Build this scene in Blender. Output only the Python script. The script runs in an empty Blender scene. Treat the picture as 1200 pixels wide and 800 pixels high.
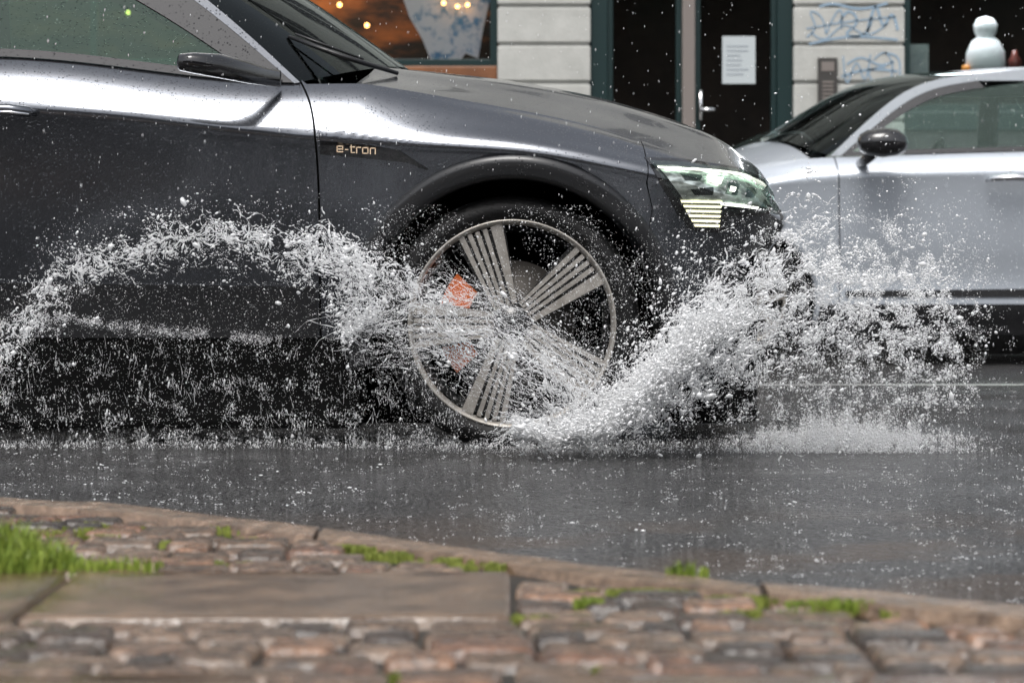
import bpy, bmesh, math, random
import numpy as np
from mathutils import Vector, Matrix, noise
random.seed(7); rng=np.random.default_rng(7)
F=3440.; H=.51; CY=-8.
C=bpy.context.scene.collection
R=math.radians
def P(px,py,D): return Vector(((px-600)*D/F, CY+D, H-(py-306)*D/F))
# ---------------------------------------------------------------- materials
def newmat(name):
    m=bpy.data.materials.new(name); m.use_nodes=True
    nt=m.node_tree; return m,nt,nt.nodes['Principled BSDF']
def N(nt,t,**k):
    n=nt.nodes.new(t)
    for a,b in k.items(): setattr(n,a,b)
    return n
def mat(name,col,rough=.5,metal=0,c2=None,ns=5,bump=0,bs=60,coat=0,trans=0,ior=1.5,emis=None,es=0,beads=0,rvar=0,spec=.5,island=None,alpha=1,detail=6,stretch=None,bd=.01,ramp=(.35,.65),bdist=.003):
    m,nt,b=newmat(name); L=nt.links
    b.inputs['Base Color'].default_value=(*col,1); b.inputs['Roughness'].default_value=rough
    b.inputs['Metallic'].default_value=metal; b.inputs['Coat Weight'].default_value=coat
    b.inputs['Coat Roughness'].default_value=.04
    b.inputs['Transmission Weight'].default_value=trans; b.inputs['IOR'].default_value=ior
    b.inputs['Specular IOR Level'].default_value=spec; b.inputs['Alpha'].default_value=alpha
    if emis: b.inputs['Emission Color'].default_value=(*emis,1); b.inputs['Emission Strength'].default_value=es
    tc=N(nt,'ShaderNodeTexCoord')
    if c2:
        n=N(nt,'ShaderNodeTexNoise'); n.inputs['Scale'].default_value=ns; n.inputs['Detail'].default_value=detail; n.inputs['Roughness'].default_value=.65
        if stretch:
            mp=N(nt,'ShaderNodeMapping'); mp.inputs['Scale'].default_value=stretch; L.new(tc.outputs['Object'],mp.inputs[0]); L.new(mp.outputs[0],n.inputs['Vector'])
        else: L.new(tc.outputs['Object'],n.inputs['Vector'])
        r=N(nt,'ShaderNodeValToRGB'); r.color_ramp.elements[0].position=ramp[0]; r.color_ramp.elements[1].position=ramp[1]
        r.color_ramp.elements[0].color=(*col,1); r.color_ramp.elements[1].color=(*c2,1)
        L.new(n.outputs['Fac'],r.inputs[0]); out=r.outputs[0]
        if rvar:
            mr=N(nt,'ShaderNodeMapRange'); mr.inputs[1].default_value=.35; mr.inputs[2].default_value=.65
            mr.inputs[3].default_value=rough; mr.inputs[4].default_value=rough+rvar
            L.new(n.outputs['Fac'],mr.inputs[0]); L.new(mr.outputs[0],b.inputs['Roughness'])
        if island:
            g=N(nt,'ShaderNodeNewGeometry'); r2=N(nt,'ShaderNodeValToRGB'); cr=r2.color_ramp; cr.interpolation='CONSTANT'
            for i,c in enumerate(island):
                e=cr.elements[i] if i<2 else cr.elements.new(i/len(island))
                e.position=i/len(island); e.color=(*c,1)
            L.new(g.outputs['Random Per Island'],r2.inputs[0])
            mx=N(nt,'ShaderNodeMixRGB',blend_type='MULTIPLY'); mx.inputs[0].default_value=1
            L.new(out,mx.inputs[1]); L.new(r2.outputs[0],mx.inputs[2]); out=mx.outputs[0]
        L.new(out,b.inputs['Base Color'])
    h=None
    if bump:
        n=N(nt,'ShaderNodeTexNoise'); n.inputs['Scale'].default_value=bs; n.inputs['Detail'].default_value=5
        L.new(tc.outputs['Object'],n.inputs['Vector'])
        bp=N(nt,'ShaderNodeBump'); bp.inputs['Strength'].default_value=bump; bp.inputs['Distance'].default_value=bd
        L.new(n.outputs['Fac'],bp.inputs['Height']); L.new(bp.outputs[0],b.inputs['Normal']); h=bp
    if beads:
        v=N(nt,'ShaderNodeTexVoronoi'); v.inputs['Scale'].default_value=beads; L.new(tc.outputs['Object'],v.inputs['Vector'])
        sep=N(nt,'ShaderNodeSeparateColor'); L.new(v.outputs['Color'],sep.inputs[0])
        pw=N(nt,'ShaderNodeMath',operation='POWER'); pw.inputs[1].default_value=2.; L.new(sep.outputs[0],pw.inputs[0])
        th=N(nt,'ShaderNodeMath',operation='MULTIPLY'); th.inputs[1].default_value=.42; L.new(pw.outputs[0],th.inputs[0])
        sb=N(nt,'ShaderNodeMath',operation='SUBTRACT'); L.new(th.outputs[0],sb.inputs[0]); L.new(v.outputs['Distance'],sb.inputs[1])
        cl=N(nt,'ShaderNodeMath',operation='MAXIMUM'); cl.inputs[1].default_value=0; L.new(sb.outputs[0],cl.inputs[0])
        sq=N(nt,'ShaderNodeMath',operation='POWER'); sq.inputs[1].default_value=.6; L.new(cl.outputs[0],sq.inputs[0])
        bp=N(nt,'ShaderNodeBump'); bp.inputs['Strength'].default_value=1; bp.inputs['Distance'].default_value=bdist
        L.new(sq.outputs[0],bp.inputs['Height'])
        if h: L.new(h.outputs[0],bp.inputs['Normal'])
        L.new(bp.outputs[0],b.inputs['Normal']); L.new(bp.outputs[0],b.inputs['Coat Normal'])
    return m
M={}
M['paint']=mat('dark_paint',(.112,.120,.135),.22,.88,coat=.7,beads=190,bdist=.005)
M['silver']=mat('silver_paint',(.43,.465,.51),.36,.4,coat=.7,beads=110)
M['silverdark']=mat('silver_darkened',(.22,.24,.26),.4,.4,coat=.3,beads=110)  # same silver, darkened in the colour to offset bright sky on upward faces
M['black']=mat('black_plastic',(.010,.010,.011),.35,beads=150)
M['gloss']=mat('gloss_black',(.006,.006,.007),.12,coat=.6,beads=160)
M['clad']=mat('cladding',(.015,.0155,.017),.36,.1,coat=.2,beads=140)
M['dark']=mat('underbody',(.004,.004,.004),.9,spec=.1)
M['rubber']=mat('tyre_rubber',(.005,.005,.005),.5,bump=.3,bs=80,spec=.25)
M['rimblack']=mat('rim_black',(.012,.012,.012),.3,coat=.3)
M['rimsil']=mat('rim_machined',(.44,.415,.38),.36,.6,c2=(.30,.28,.25),ns=30,bump=.1,bs=200)
M['chrome']=mat('chrome',(.75,.75,.76),.12,1)
M['steel']=mat('brake_steel',(.05,.045,.04),.5,.6)
M['orange']=mat('orange_caliper',(.50,.11,.02),.35)
M['interior']=mat('interior_trim',(.02,.02,.021),.7)
def glassmat(name,tint,ior=1.5,rough=.02,bead=120,gc=(.72,.95,.84)):
    m,nt,b=newmat(name); L=nt.links; nt.nodes.remove(b)
    out=[n for n in nt.nodes if n.type=='OUTPUT_MATERIAL'][0]
    t=N(nt,'ShaderNodeBsdfTransparent'); t.inputs[0].default_value=(*tint,1)
    g=N(nt,'ShaderNodeBsdfGlossy'); g.inputs[0].default_value=(*gc,1); g.inputs['Roughness'].default_value=rough
    fr=N(nt,'ShaderNodeFresnel'); fr.inputs[0].default_value=ior
    mx=N(nt,'ShaderNodeMixShader'); L.new(fr.outputs[0],mx.inputs[0]); L.new(t.outputs[0],mx.inputs[1]); L.new(g.outputs[0],mx.inputs[2])
    if bead:
        tc=N(nt,'ShaderNodeTexCoord'); v=N(nt,'ShaderNodeTexVoronoi'); v.inputs['Scale'].default_value=bead; L.new(tc.outputs['Object'],v.inputs['Vector'])
        rp=N(nt,'ShaderNodeMapRange'); rp.inputs[1].default_value=0; rp.inputs[2].default_value=.25; rp.inputs[3].default_value=1; rp.inputs[4].default_value=0
        L.new(v.outputs['Distance'],rp.inputs[0]); bp=N(nt,'ShaderNodeBump'); bp.inputs['Strength'].default_value=.5; bp.inputs['Distance'].default_value=.002
        L.new(rp.outputs[0],bp.inputs['Height']); L.new(bp.outputs[0],g.inputs['Normal'])
    L.new(mx.outputs[0],out.inputs[0]); return m
M['glass']=glassmat('car_glass',(.36,.62,.48),1.55)  # green tint stands in for a green reflection in the side windows
M['screen']=glassmat('windscreen_glass',(.16,.19,.18),1.3,.03,120,(.8,.88,.88))
M['glass2']=glassmat('clear_car_glass',(.75,.82,.80),1.55,.02,90)
M['screen2']=glassmat('clear_windscreen',(.4,.46,.44),1.38,.03,90,(.85,.93,.92))
M['lens']=glassmat('lamp_lens',(.95,.97,.97),1.4,.02,0)
M['shopglass']=glassmat('shop_glass',(.9,.92,.92),1.4,.02,0)
M['led']=mat('led_strip',(.9,.9,.8),.3,emis=(1,.99,.88),es=2.2)
M['ledy']=mat('led_strip_yellow',(.9,.9,.6),.3,emis=(1,.96,.66),es=1.5)
M['lampin']=mat('lamp_reflector',(.10,.105,.10),.12,.7,c2=(.75,.78,.74),ns=17,emis=(.95,1,.9),es=.07,ramp=(.40,.60),stretch=(1,1,2.4),detail=2)
# ---------------------------------------------------------------- object helpers
def thing(name,label,cat,loc=(0,0,0),group=None):
    o=bpy.data.objects.new(name,None); C.objects.link(o); o.location=loc
    o['label']=label; o['category']=cat
    if group:o['group']=group
    return o
def link(me,name,m,parent=None,smooth=True):
    o=bpy.data.objects.new(name,me); C.objects.link(o)
    if m: me.materials.append(m)
    if smooth:
        me.polygons.foreach_set('use_smooth',[True]*len(me.polygons))
    if parent:
        o.parent=parent
        if parent.type=='EMPTY': o.matrix_parent_inverse=Matrix.Translation(-Vector(parent.location))
    return o
def tag(o,label,cat=None,group=None,kind=None):
    if label:o['label']=label
    if cat:o['category']=cat
    if group:o['group']=group
    if kind:o['kind']=kind
    return o
def fixn(me):
    bm=bmesh.new(); bm.from_mesh(me); bmesh.ops.recalc_face_normals(bm,faces=bm.faces); bm.to_mesh(me); bm.free()
class MB:
    def __init__(s): s.v=[]; s.f=[]
    def add(s,V,Fc):
        o=len(s.v); s.v+=[tuple(map(float,p)) for p in V]; s.f+=[tuple(int(i)+o for i in f) for f in Fc]; return s
    def grid(s,G,closed=False):
        nu,nv=G.shape[0],G.shape[1]; f=[]
        for i in range(nu-1):
            for j in range(nv-1): f.append((i*nv+j,(i+1)*nv+j,(i+1)*nv+j+1,i*nv+j+1))
            if closed: f.append((i*nv+nv-1,(i+1)*nv+nv-1,(i+1)*nv,i*nv))
        return s.add(G.reshape(-1,3),f)
    def box(s,x0,x1,y0,y1,z0,z1,b=0):
        bm=bmesh.new(); bmesh.ops.create_cube(bm,size=1)
        for v in bm.verts: v.co=Vector(((x0+x1)/2+v.co.x*(x1-x0),(y0+y1)/2+v.co.y*(y1-y0),(z0+z1)/2+v.co.z*(z1-z0)))
        if b: bmesh.ops.bevel(bm,geom=bm.edges[:],offset=b,segments=2,affect='EDGES',profile=.6)
        bm.verts.index_update(); s.add([v.co for v in bm.verts],[[v.index for v in f.verts] for f in bm.faces]); bm.free(); return s
    def tube(s,pts,rad,n=8):
        pts=[Vector(p) for p in pts]; G=[]
        for i,p in enumerate(pts):
            t=(pts[min(i+1,len(pts)-1)]-pts[max(i-1,0)]).normalized()
            a=t.cross(Vector((0,0,1))) if abs(t.z)<.9 else t.cross(Vector((1,0,0))); a.normalize(); b=t.cross(a)
            r=rad[i] if hasattr(rad,'__len__') else rad
            G.append([p+a*math.cos(k*2*math.pi/n)*r+b*math.sin(k*2*math.pi/n)*r for k in range(n)])
        o=len(s.v); s.grid(np.array([[list(q) for q in g] for g in G]),True)
        m=len(pts); s.f.append(tuple(o+k for k in range(n))[::-1]); s.f.append(tuple(o+(m-1)*n+k for k in range(n))); return s
    def lathe(s,prof,cx,cy,cz,n=64,a0=0,a1=2*math.pi):
        full=abs(a1-a0-2*math.pi)<1e-6; m=n if full else n+1
        G=np.array([[(cx+r*math.cos(a0+(a1-a0)*i/n),cy+y,cz+r*math.sin(a0+(a1-a0)*i/n)) for i in range(m)] for r,y in prof])
        return s.grid(G,full)
    def prism(s,poly,y0,y1):
        n=len(poly); V=[(x,y0,z) for x,z in poly]+[(x,y1,z) for x,z in poly]
        f=[tuple(range(n)),tuple(range(2*n-1,n-1,-1))]+[(i,(i+1)%n,(i+1)%n+n,i+n) for i in range(n)]
        return s.add(V,f)
    def build(s,name,m,parent=None,smooth=False,fix=True):
        me=bpy.data.meshes.new(name); me.from_pydata(s.v,[],s.f); me.update()
        if fix: fixn(me)
        return link(me,name,m,parent,smooth)
# ---------------------------------------------------------------- splines
def pchip(xs,ys):
    x=np.array(xs,float); y=np.array(ys,float); h=np.diff(x); d=np.diff(y)/h; m=np.zeros(len(x))
    for i in range(1,len(x)-1):
        if d[i-1]*d[i]>0:
            w1=2*h[i]+h[i-1]; w2=h[i]+2*h[i-1]; m[i]=(w1+w2)/(w1/d[i-1]+w2/d[i])
    m[0]=d[0]; m[-1]=d[-1]
    def f(q):
        q=np.asarray(q,float); qq=np.clip(q,x[0],x[-1]); i=np.clip(np.searchsorted(x,qq)-1,0,len(h)-1)
        t=(qq-x[i])/h[i]
        return (1+2*t)*(1-t)**2*y[i]+t*(1-t)**2*h[i]*m[i]+t*t*(3-2*t)*y[i+1]+t*t*(t-1)*h[i]*m[i+1]
    return f
def ncs(xs,ys):
    x=np.array(xs,float); y=np.array(ys,float); n=len(x); h=np.diff(x)
    A=np.zeros((n,n)); b=np.zeros(n); A[0,0]=A[-1,-1]=1
    for i in range(1,n-1):
        A[i,i-1]=h[i-1];A[i,i]=2*(h[i-1]+h[i]);A[i,i+1]=h[i]; b[i]=3*((y[i+1]-y[i])/h[i]-(y[i]-y[i-1])/h[i-1])
    c=np.linalg.solve(A,b); bb=(y[1:]-y[:-1])/h-h*(2*c[:-1]+c[1:])/3; dd=(c[1:]-c[:-1])/(3*h)
    def f(q):
        q=np.clip(np.asarray(q,float),x[0],x[-1]); i=np.clip(np.searchsorted(x,q)-1,0,n-2); t=q-x[i]
        return y[i]+bb[i]*t+c[i]*t*t+dd[i]*t**3
    return f
def resample(pts,n,smooth=False):
    p=np.array(pts,float); d=np.r_[0,np.cumsum(np.hypot(*np.diff(p[:,:2],axis=0).T))]
    q=np.linspace(0,d[-1],n+1)
    if smooth and len(p)>2: return np.stack([ncs(d,p[:,k])(q) for k in range(p.shape[1])],1)
    return np.stack([np.interp(q,d,p[:,k]) for k in range(p.shape[1])],1)
def coons(b,t,l,r,nu,nv,sm=(0,0,0,0)):
    b=resample(b,nu,sm[0]);t=resample(t,nu,sm[1]);l=resample(l,nv,sm[2]);r=resample(r,nv,sm[3])
    s=np.linspace(0,1,nu+1)[:,None,None]; v=np.linspace(0,1,nv+1)[None,:,None]
    B=b[:,None];T=t[:,None];Lf=l[None];Rt=r[None]
    return (1-v)*B+v*T+(1-s)*Lf+s*Rt-((1-s)*(1-v)*b[0]+s*(1-v)*b[-1]+(1-s)*v*t[0]+s*v*t[-1])
class Surf:
    def __init__(s,plan,zc,zt,it,X0,Y0,sgn,halfw,kn=(.10,.07,.045,.05,.03,.004)):
        p=np.array(plan,float); d=np.r_[0,np.cumsum(np.hypot(*np.diff(p,axis=0).T))]
        i0=[i for i,q in enumerate(plan) if q[0]==0][0]; d=d-d[i0]
        s.u0,s.u1=d[0],d[-1]; s.fx,s.fy=ncs(d,p[:,0]),ncs(d,p[:,1])
        s.zc,s.zt,s.it=pchip(*zip(*zc)),pchip(*zip(*zt)),pchip(*zip(*it))
        s.X0,s.Y0,s.sgn,s.hw=X0,Y0,sgn,halfw
        s.U=np.linspace(s.u0,s.u1,700); s.Z=np.linspace(.02,1.2,420); s.G=np.zeros((700,420))
        for i,u in enumerate(s.U):
            c,t,n=float(s.zc(u)),float(s.zt(u)),float(s.it(u)); w=t-c
            ks=[.02,.18,.29,.40,.58 if c>.66 else .5*(c+.4),c-.018,c,c+.02,c+.5*w,c+.82*w,t,1.25]
            ns=list(kn)+[0,.008,.36*n,.70*n,n,n+.3]
            s.G[i]=pchip(ks,ns)(s.Z)
    def ins(s,u,z):
        a=np.clip((u-s.U[0])/(s.U[1]-s.U[0]),0,698.999); b=np.clip((z-s.Z[0])/(s.Z[1]-s.Z[0]),0,418.999)
        i=a.astype(int); j=b.astype(int); a=a-i; b=b-j; G=s.G
        return (1-a)*(1-b)*G[i,j]+a*(1-b)*G[i+1,j]+(1-a)*b*G[i,j+1]+a*b*G[i+1,j+1]
    def loc(s,u,z,off=0):
        u=np.asarray(u,float); z=np.asarray(z,float); n=s.ins(u,z)-off; e=.004
        tx=s.fx(u+e)-s.fx(u-e); ty=s.fy(u+e)-s.fy(u-e); l=np.hypot(tx,ty)+1e-9; nx,ny=ty/l,-tx/l
        return np.stack([s.fx(u)-nx*n, s.fy(u)-ny*n, z+0*u],-1)
    def W(s,p,far=False):
        p=np.array(p,float); y=p[...,1]
        if far: y=2*s.hw-y
        return np.stack([s.X0+s.sgn*p[...,0], s.Y0+y, p[...,2]],-1)
    def S(s,u,z,off=0,far=False): return s.W(s.loc(u,z,off),far)
    def inv(s,px,py):
        z=.7; u=s.sgn*((px-600)/430-s.X0)
        for k in range(40):
            p=s.S(np.array([u]),np.array([z]))[0]; D=p[1]-CY
            z=H-(py-306)*D/F; q=600+F*p[0]/D; u=min(max(u+s.sgn*(px-q)*D/F*.7,s.u0),s.u1)
        return (u,z)
    def IV(s,l): return [s.inv(*q) for q in l]
def panel(name,sf,b,t,l,r,nu,nv,m,parent,off=0,fars=(False,),flange=.014,sm=(0,0,0,0),join=False):
    g=coons(b,t,l,r,nu,nv,sm); outs=[]; mb=MB()
    for far in fars:
        if not join: mb=MB()
        G=sf.S(g[...,0],g[...,1],off,far); mb.grid(G)
        if flange:
            I=sf.S(g[...,0],g[...,1],off-flange,far)
            for a,c in ((G[0],I[0]),(G[-1],I[-1]),(G[:,0],I[:,0]),(G[:,-1],I[:,-1])): mb.grid(np.stack([a,c],1))
        if not join: outs.append(mb.build(name,m,parent,True))
    if join: outs.append(mb.build(name,m,parent,True))
    return outs
def arc(cx,cz,r,a0,a1,n): return [(cx+r*math.cos(R(a0+(a1-a0)*i/n)),cz+r*math.sin(R(a0+(a1-a0)*i/n))) for i in range(n+1)]

def wheel(root,cx,cy,cz,rt,rr,side,style,rot=0):
    s=-side
    w=MB(); prof=[(rr-.012,.03),(rr+.004,.012),(rr+.02,.002),(rt-.035,0),(rt-.012,.01),(rt,.035),(rt,.10),(rt-.003,.105),(rt,.11),(rt,.15),(rt-.003,.155),(rt,.16),(rt,.22),(rt-.02,.25),(rr,.25),(rr-.012,.22)]
    w.lathe([(r,s*y) for r,y in prof],cx,cy,cz,96)
    wh=MB(); wh.lathe([(rr-.03,s*.2),(rr-.028,s*.06),(rr-.016,s*.035)],cx,cy,cz,96)
    barrel=wh.build('wheel',M['rimblack'],root,True)
    ty=w.build('tyre',M['rubber'],barrel,True)
    l=MB(); l.lathe([(rr-.012,s*.03),(rr-.003,s*.012),(rr+.003,s*.010),(rr+.003,s*.02)],cx,cy,cz,96); l.build('rim_lip',M['rimsil'],barrel,True)
    dsk=MB(); dsk.lathe([(.0,s*.09),(.175,s*.09),(.175,s*.11),(.0,s*.11)],cx,cy,cz,48); dsk.build('brake_disc',M['steel'],barrel,True)
    for k in range(5):
        a=R(rot+72*k); ca,sa=math.cos(a),math.sin(a)
        def T(r,o): return (cx+r*ca-o*sa, cz+r*sa+o*ca)
        bk=MB(); sp=MB()
        if style=='bars':
            poly=[T(.035,-.03),T(rr-.02,-.074),T(rr-.02,.070),T(.035,.03)]
            bk.prism(poly,cy+s*.034,cy+s*.06)
            for j,(o0,o1,w0,w1) in enumerate([(-.026,-.052,.007,.017),(-.008,-.018,.0045,.0065),(.006,.004,.0045,.0065),(.018,.026,.0045,.0065),(.029,.050,.004,.008)]):
                p=[T(.05,o0-w0),T(rr-.014,o1-w1),T(rr-.014,o1+w1),T(.05,o0+w0)]
                sp.prism(p,cy+s*.022,cy+s*.04)
        else:
            for o in (-1,1):
                p=[T(.03,o*.02-.02),T(rr-.02,o*.05-.014),T(rr-.02,o*.05+.014),T(.03,o*.02+.02)]
                sp.prism(p,cy+s*.025,cy+s*.05)
        if bk.v: bk.build('spoke_backing',M['rimblack'],barrel)
        sp.build('spoke',M['rimsil'],barrel)
    hb=MB(); hb.lathe([(0,s*.018),(.03,s*.018),(.036,s*.024),(.06,s*.03),(.065,s*.06)],cx,cy,cz,40); hb.build('hub_cap',M['rimblack'],barrel,True)
    if style=='bars':
        cp=MB(); G=[]
        for r in (.125,.205):
            for yy in (.07,.14):
                G.append([(cx+r*math.cos(R(a)),cy+s*yy,cz+r*math.sin(R(a))) for a in np.linspace(138,222,14)])
        G=[G[0],G[2],G[3],G[1]]; cp.grid(np.array(G)); cp.grid(np.array([G[3],G[0]]))
        cp.build('brake_caliper',M['orange'],barrel,True)
    return barrel

def build_car(cfg):
    sf=cfg['sf']; paint=cfg['paint']; root=cfg['root']; wb=cfg['wb']; wz=cfg['wz']; ra=cfg['ra']; ri=cfg['ri']; GL=cfg['glass']; tp=cfg['upperpaint']
    both=(False,True); zt=lambda u: float(sf.zt(u)); zs=cfg['zs']
    ush=cfg['shut']
    topl=lambda a,b,n=40:[(u,zt(u)) for u in np.linspace(a,b,n)]
    ar=cfg['aright']
    for (a,b) in ((-wb+ra+.02,-ra-.02),):
        panel('gap_shade',sf,[(a,.2),(b,.2)],topl(a,b),[(a,.2),(a,zt(a))],[(b,.2),(b,zt(b))],60,20,M['dark'],root,-.012,both,0)  # near-black inner shell added so the panel gaps look dark
    bt=[(-ra-.02,wz+.02)]+arc(0,wz,ra+.01,176,ar,50); e=bt[-1]
    panel('fender_gap_shade',sf,bt,topl(-ra-.02,e[0]+.02),[bt[0],(-ra-.02,zt(-ra))],[e,(e[0]+.02,zt(e[0]))],60,14,M['dark'],root,-.012,both,0)  # same near-black backing, darkening the gaps around the fender
    g=.003
    sh=[(u+g,z) for u,z in ush]
    zb=.30
    b=[sh[0]]+arc(0,wz,ra,180+math.degrees(math.asin(min(.9,(wz-zb)/ra))),ar,60)
    e=b[-1]; fr=cfg['fright']
    top=[sh[-1]]+topl(sh[-1][0],fr[-1][0],50)[1:]
    fend=panel('fender',sf,b,top,sh,[e]+fr,110,34,paint,root,0,both,sm=(0,0,1,0))
    fr2=[(u+g,z) for u,z in [e]+fr]
    lo=arc(0,wz,ra,-14,ar,14)
    left=[(u+g,z) for u,z in lo]+fr2[1:]
    bot=[left[0]]+[(u,cfg['zbb']) for u in np.linspace(left[0][0]+.03,sf.u1,20)]
    panel('front_bumper',sf,bot,[left[-1]]+topl(left[-1][0],sf.u1,40)[1:],left,[(sf.u1,cfg['zbb']),(sf.u1,zt(sf.u1))],80,44,paint,root,0,both,join=True)
    B=-cfg['b']; Cc=-cfg['c']
    d0=[(u-g,z) for u,z in ush]
    fd=panel('front_door',sf,[(B+g,.30),(d0[0])],topl(B+g,d0[-1][0],40),[(B+g,.30),(B+g,zt(B))],d0,90,44,paint,root,0,both,sm=(0,0,0,1))
    xs=-wb+ra+.05
    rl=[(xs,.30),(xs,.62),(Cc+.0,.85),(Cc,zt(Cc))] if xs>Cc else [(Cc,.30),(Cc,zt(Cc))]
    rd=panel('rear_door',sf,[rl[0],(B-g,.30)],topl(Cc,B-g,30),rl,[(B-g,.30),(B-g,zt(B))],60,30,paint,root,0,both)
    rq=[(u-g,z) for u,z in rl]
    bq=[(sf.u0,.3)]+[(-wb-ra-.02,.3)]+arc(-wb,wz,ra,185,2,60)+[rq[0]]
    panel('rear_quarter',sf,bq,topl(sf.u0,rq[-1][0],40),[(sf.u0,.3),(sf.u0,zt(sf.u0))],rq,110,30,paint,root,0,both,join=True)
    a,b_=-wb+ra+.03,-ra-.01
    panel('sill',sf,[(a,zs),(b_,zs)],[(a,.295),(b_,.295)],[(a,zs),(a,.295)],[(b_,zs),(b_,.295)],40,8,M['dark'] if cfg['clad'] else M['black'],root,.004,both)  # on the dark car, blackened and carried low to imitate shade underneath
    if cfg['clad']:
        for (o_,a,b_) in ((fd,B+.01,d0[0][0]-.004),(rd,-wb+ra+.08,B-.01)):
            for k,far in enumerate(both):
                panel('lower_door_shade',sf,[(a,.298),(b_,.298)],[(a,.455),(b_,.44)],[(a,.298),(a,.455)],[(b_,.298),(b_,.44)],40,8,M['clad'],o_[k],.007,(far,),.008)  # dark strip added to stand in for shade low on the doors
    for cx in (0,-wb):
        for far in both:
            mb=MB(); rows=[]
            prof=[(ra+.004,.004,0),(ra-.002,-.010,0),(ra-.02,-.014,0),(ri+.012,-.008,0),(ri,.004,0),(ri-.002,.06,0)] if cfg['clad'] else [(ra+.001,-.002,0),(ri,.0,0),(ri-.004,.06,0)]
            for r,dy,_ in prof:
                row=[]
                for an in np.linspace(-16,196,90):
                    x=cx+r*math.cos(R(an)); z=wz+r*math.sin(R(an)); xx=cx+ra*math.cos(R(an)); zz=wz+ra*math.sin(R(an))
                    p=sf.loc(np.array([xx]),np.array([max(zz,.2)]))[0]
                    row.append((x,p[1]+dy,z))
                rows.append(row)
            mb.grid(sf.W(np.array(rows),far)); mb.build('wheel_arch_trim',M['clad'] if cfg['clad'] else paint,root,True)
            li=MB(); rr_=[[(cx+ri*1.01*math.cos(R(an)),y,wz+ri*1.01*math.sin(R(an))) for an in np.linspace(-25,205,50)] for y in (.05,.40)]
            li.grid(sf.W(np.array(rr_),far))
            disc=[[(cx+r*math.cos(R(an)),.40,wz+r*math.sin(R(an))) for an in np.linspace(-25,205,50)] for r in (0,ri*1.01)]
            li.grid(sf.W(np.array(disc),far)); li.build('wheel_well',M['dark'],root,True)
    for cx in (0,-wb):
        for far in both:
            y=cfg['wy']; yy=2*sf.hw-y if far else y; p=sf.W(np.array([cx,0,0]))
            wheel(root,p[0],sf.Y0+yy,wz,cfg['rt'],cfg['rr'],1 if far else -1,cfg['style'],cfg['rot'])
    ub=MB(); w=2*sf.hw
    for (xa,xb,ya,yb,za,zb_) in ((-wb+ra,-ra+.04,.16,w-.16,zs,.60),(-ra-.1,cfg['nose']-.12,.42,w-.42,zs,.66),(-wb-.6,-wb+ra+.1,.42,w-.42,zs+.03,.7)):
        xs_=sorted((sf.X0+sf.sgn*xa,sf.X0+sf.sgn*xb)); ub.box(xs_[0],xs_[1],sf.Y0+ya,sf.Y0+yb,za,zb_,.02)
    ub.build('underbody',M['dark'],root)
    u0=cfg['uh']; us=sf.u1; n=70; m_=34
    Bl=cfg['lineB']; bul=cfg['bulge']; xc0=Bl[0][0]+bul+.02
    tt=np.linspace(0,1,n+1); ue=u0+(us-u0)*tt; E=sf.loc(ue,sf.zt(ue)); xm=xc0+(E[-1,0]-xc0)*(1-(1-tt)**1.35)
    zm=pchip(*zip(*cfg['spine']))(xm); G=np.zeros((n+1,m_+1,3))
    for j in range(m_+1):
        s=j/m_; G[:,j,0]=E[:,0]*(1-s)+xm*s; G[:,j,1]=E[:,1]*(1-s)+sf.hw*s
        gg=1-(1-s)**2.4
        G[:,j,2]=E[:,2]*(1-gg)+zm*gg+cfg.get('ridge',0)*math.exp(-((s-.33)/.10)**2)*np.clip((1-tt)*3,0,1)
    hd=MB(); hd.grid(sf.W(G)); hd.grid(sf.W(G,True))
    o=hd.build('hood',paint,root,True)
    bm=bmesh.new(); bm.from_mesh(o.data); bmesh.ops.remove_doubles(bm,verts=bm.verts,dist=.0005); bmesh.ops.recalc_face_normals(bm,faces=bm.faces); bm.to_mesh(o.data); bm.free()
    tum=cfg['tum']
    def GH(g,off=0,far=False):
        g=np.asarray(g,float); x=g[...,0]; z=g[...,1]; y=sf.it(x)+(z-sf.zt(x))*tum-off
        y=np.where(x<cfg['yrear'],y+(cfg['yrear']-x)**2*.25,y)
        return sf.W(np.stack([x,y,z],-1),far)
    def gpanel(name,b,t,l,r,nu,nv,m,off=0,sm=(0,0,0,0),flange=.008,par=None):
        g=coons(b,t,l,r,nu,nv,sm); os_=[]
        for far in both:
            mb=MB(); G=GH(g,off,far); mb.grid(G)
            if flange:
                I=GH(g,off-flange,far)
                for a,c in ((G[0],I[0]),(G[-1],I[-1]),(G[:,0],I[:,0]),(G[:,-1],I[:,-1])): mb.grid(np.stack([a,c],1))
            os_.append(mb.build(name,m,par or root,True))
        return os_
    A=cfg['lineA']; Gl=cfg['lineG']; rail=cfg['rail']; gtop=cfg['gtop']
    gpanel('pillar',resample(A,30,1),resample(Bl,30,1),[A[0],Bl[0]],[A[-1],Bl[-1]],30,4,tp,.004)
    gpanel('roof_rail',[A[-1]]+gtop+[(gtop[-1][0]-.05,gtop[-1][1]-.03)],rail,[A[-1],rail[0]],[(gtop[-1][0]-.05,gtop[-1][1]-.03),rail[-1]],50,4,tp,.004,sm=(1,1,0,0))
    gpanel('window_frame',resample(Gl,30,1),resample(A,30,1),[Gl[0],A[0]],[Gl[-1],A[-1]],30,3,M['gloss'],.002)
    gx=gtop[-1][0]
    belt=[(x,zt(x)+.004) for x in np.linspace(gx,A[0][0],40)]; belt2=[(x,zt(x)+.026) for x in np.linspace(gx,Gl[0][0]+.01,40)]
    gpanel('belt_trim',belt,belt2,[belt[0],belt2[0]],[belt[-1],belt2[-1]],40,2,M['gloss'],.006)
    xb=B
    gt=resample([Gl[-1]]+gtop,60,1)
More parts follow.
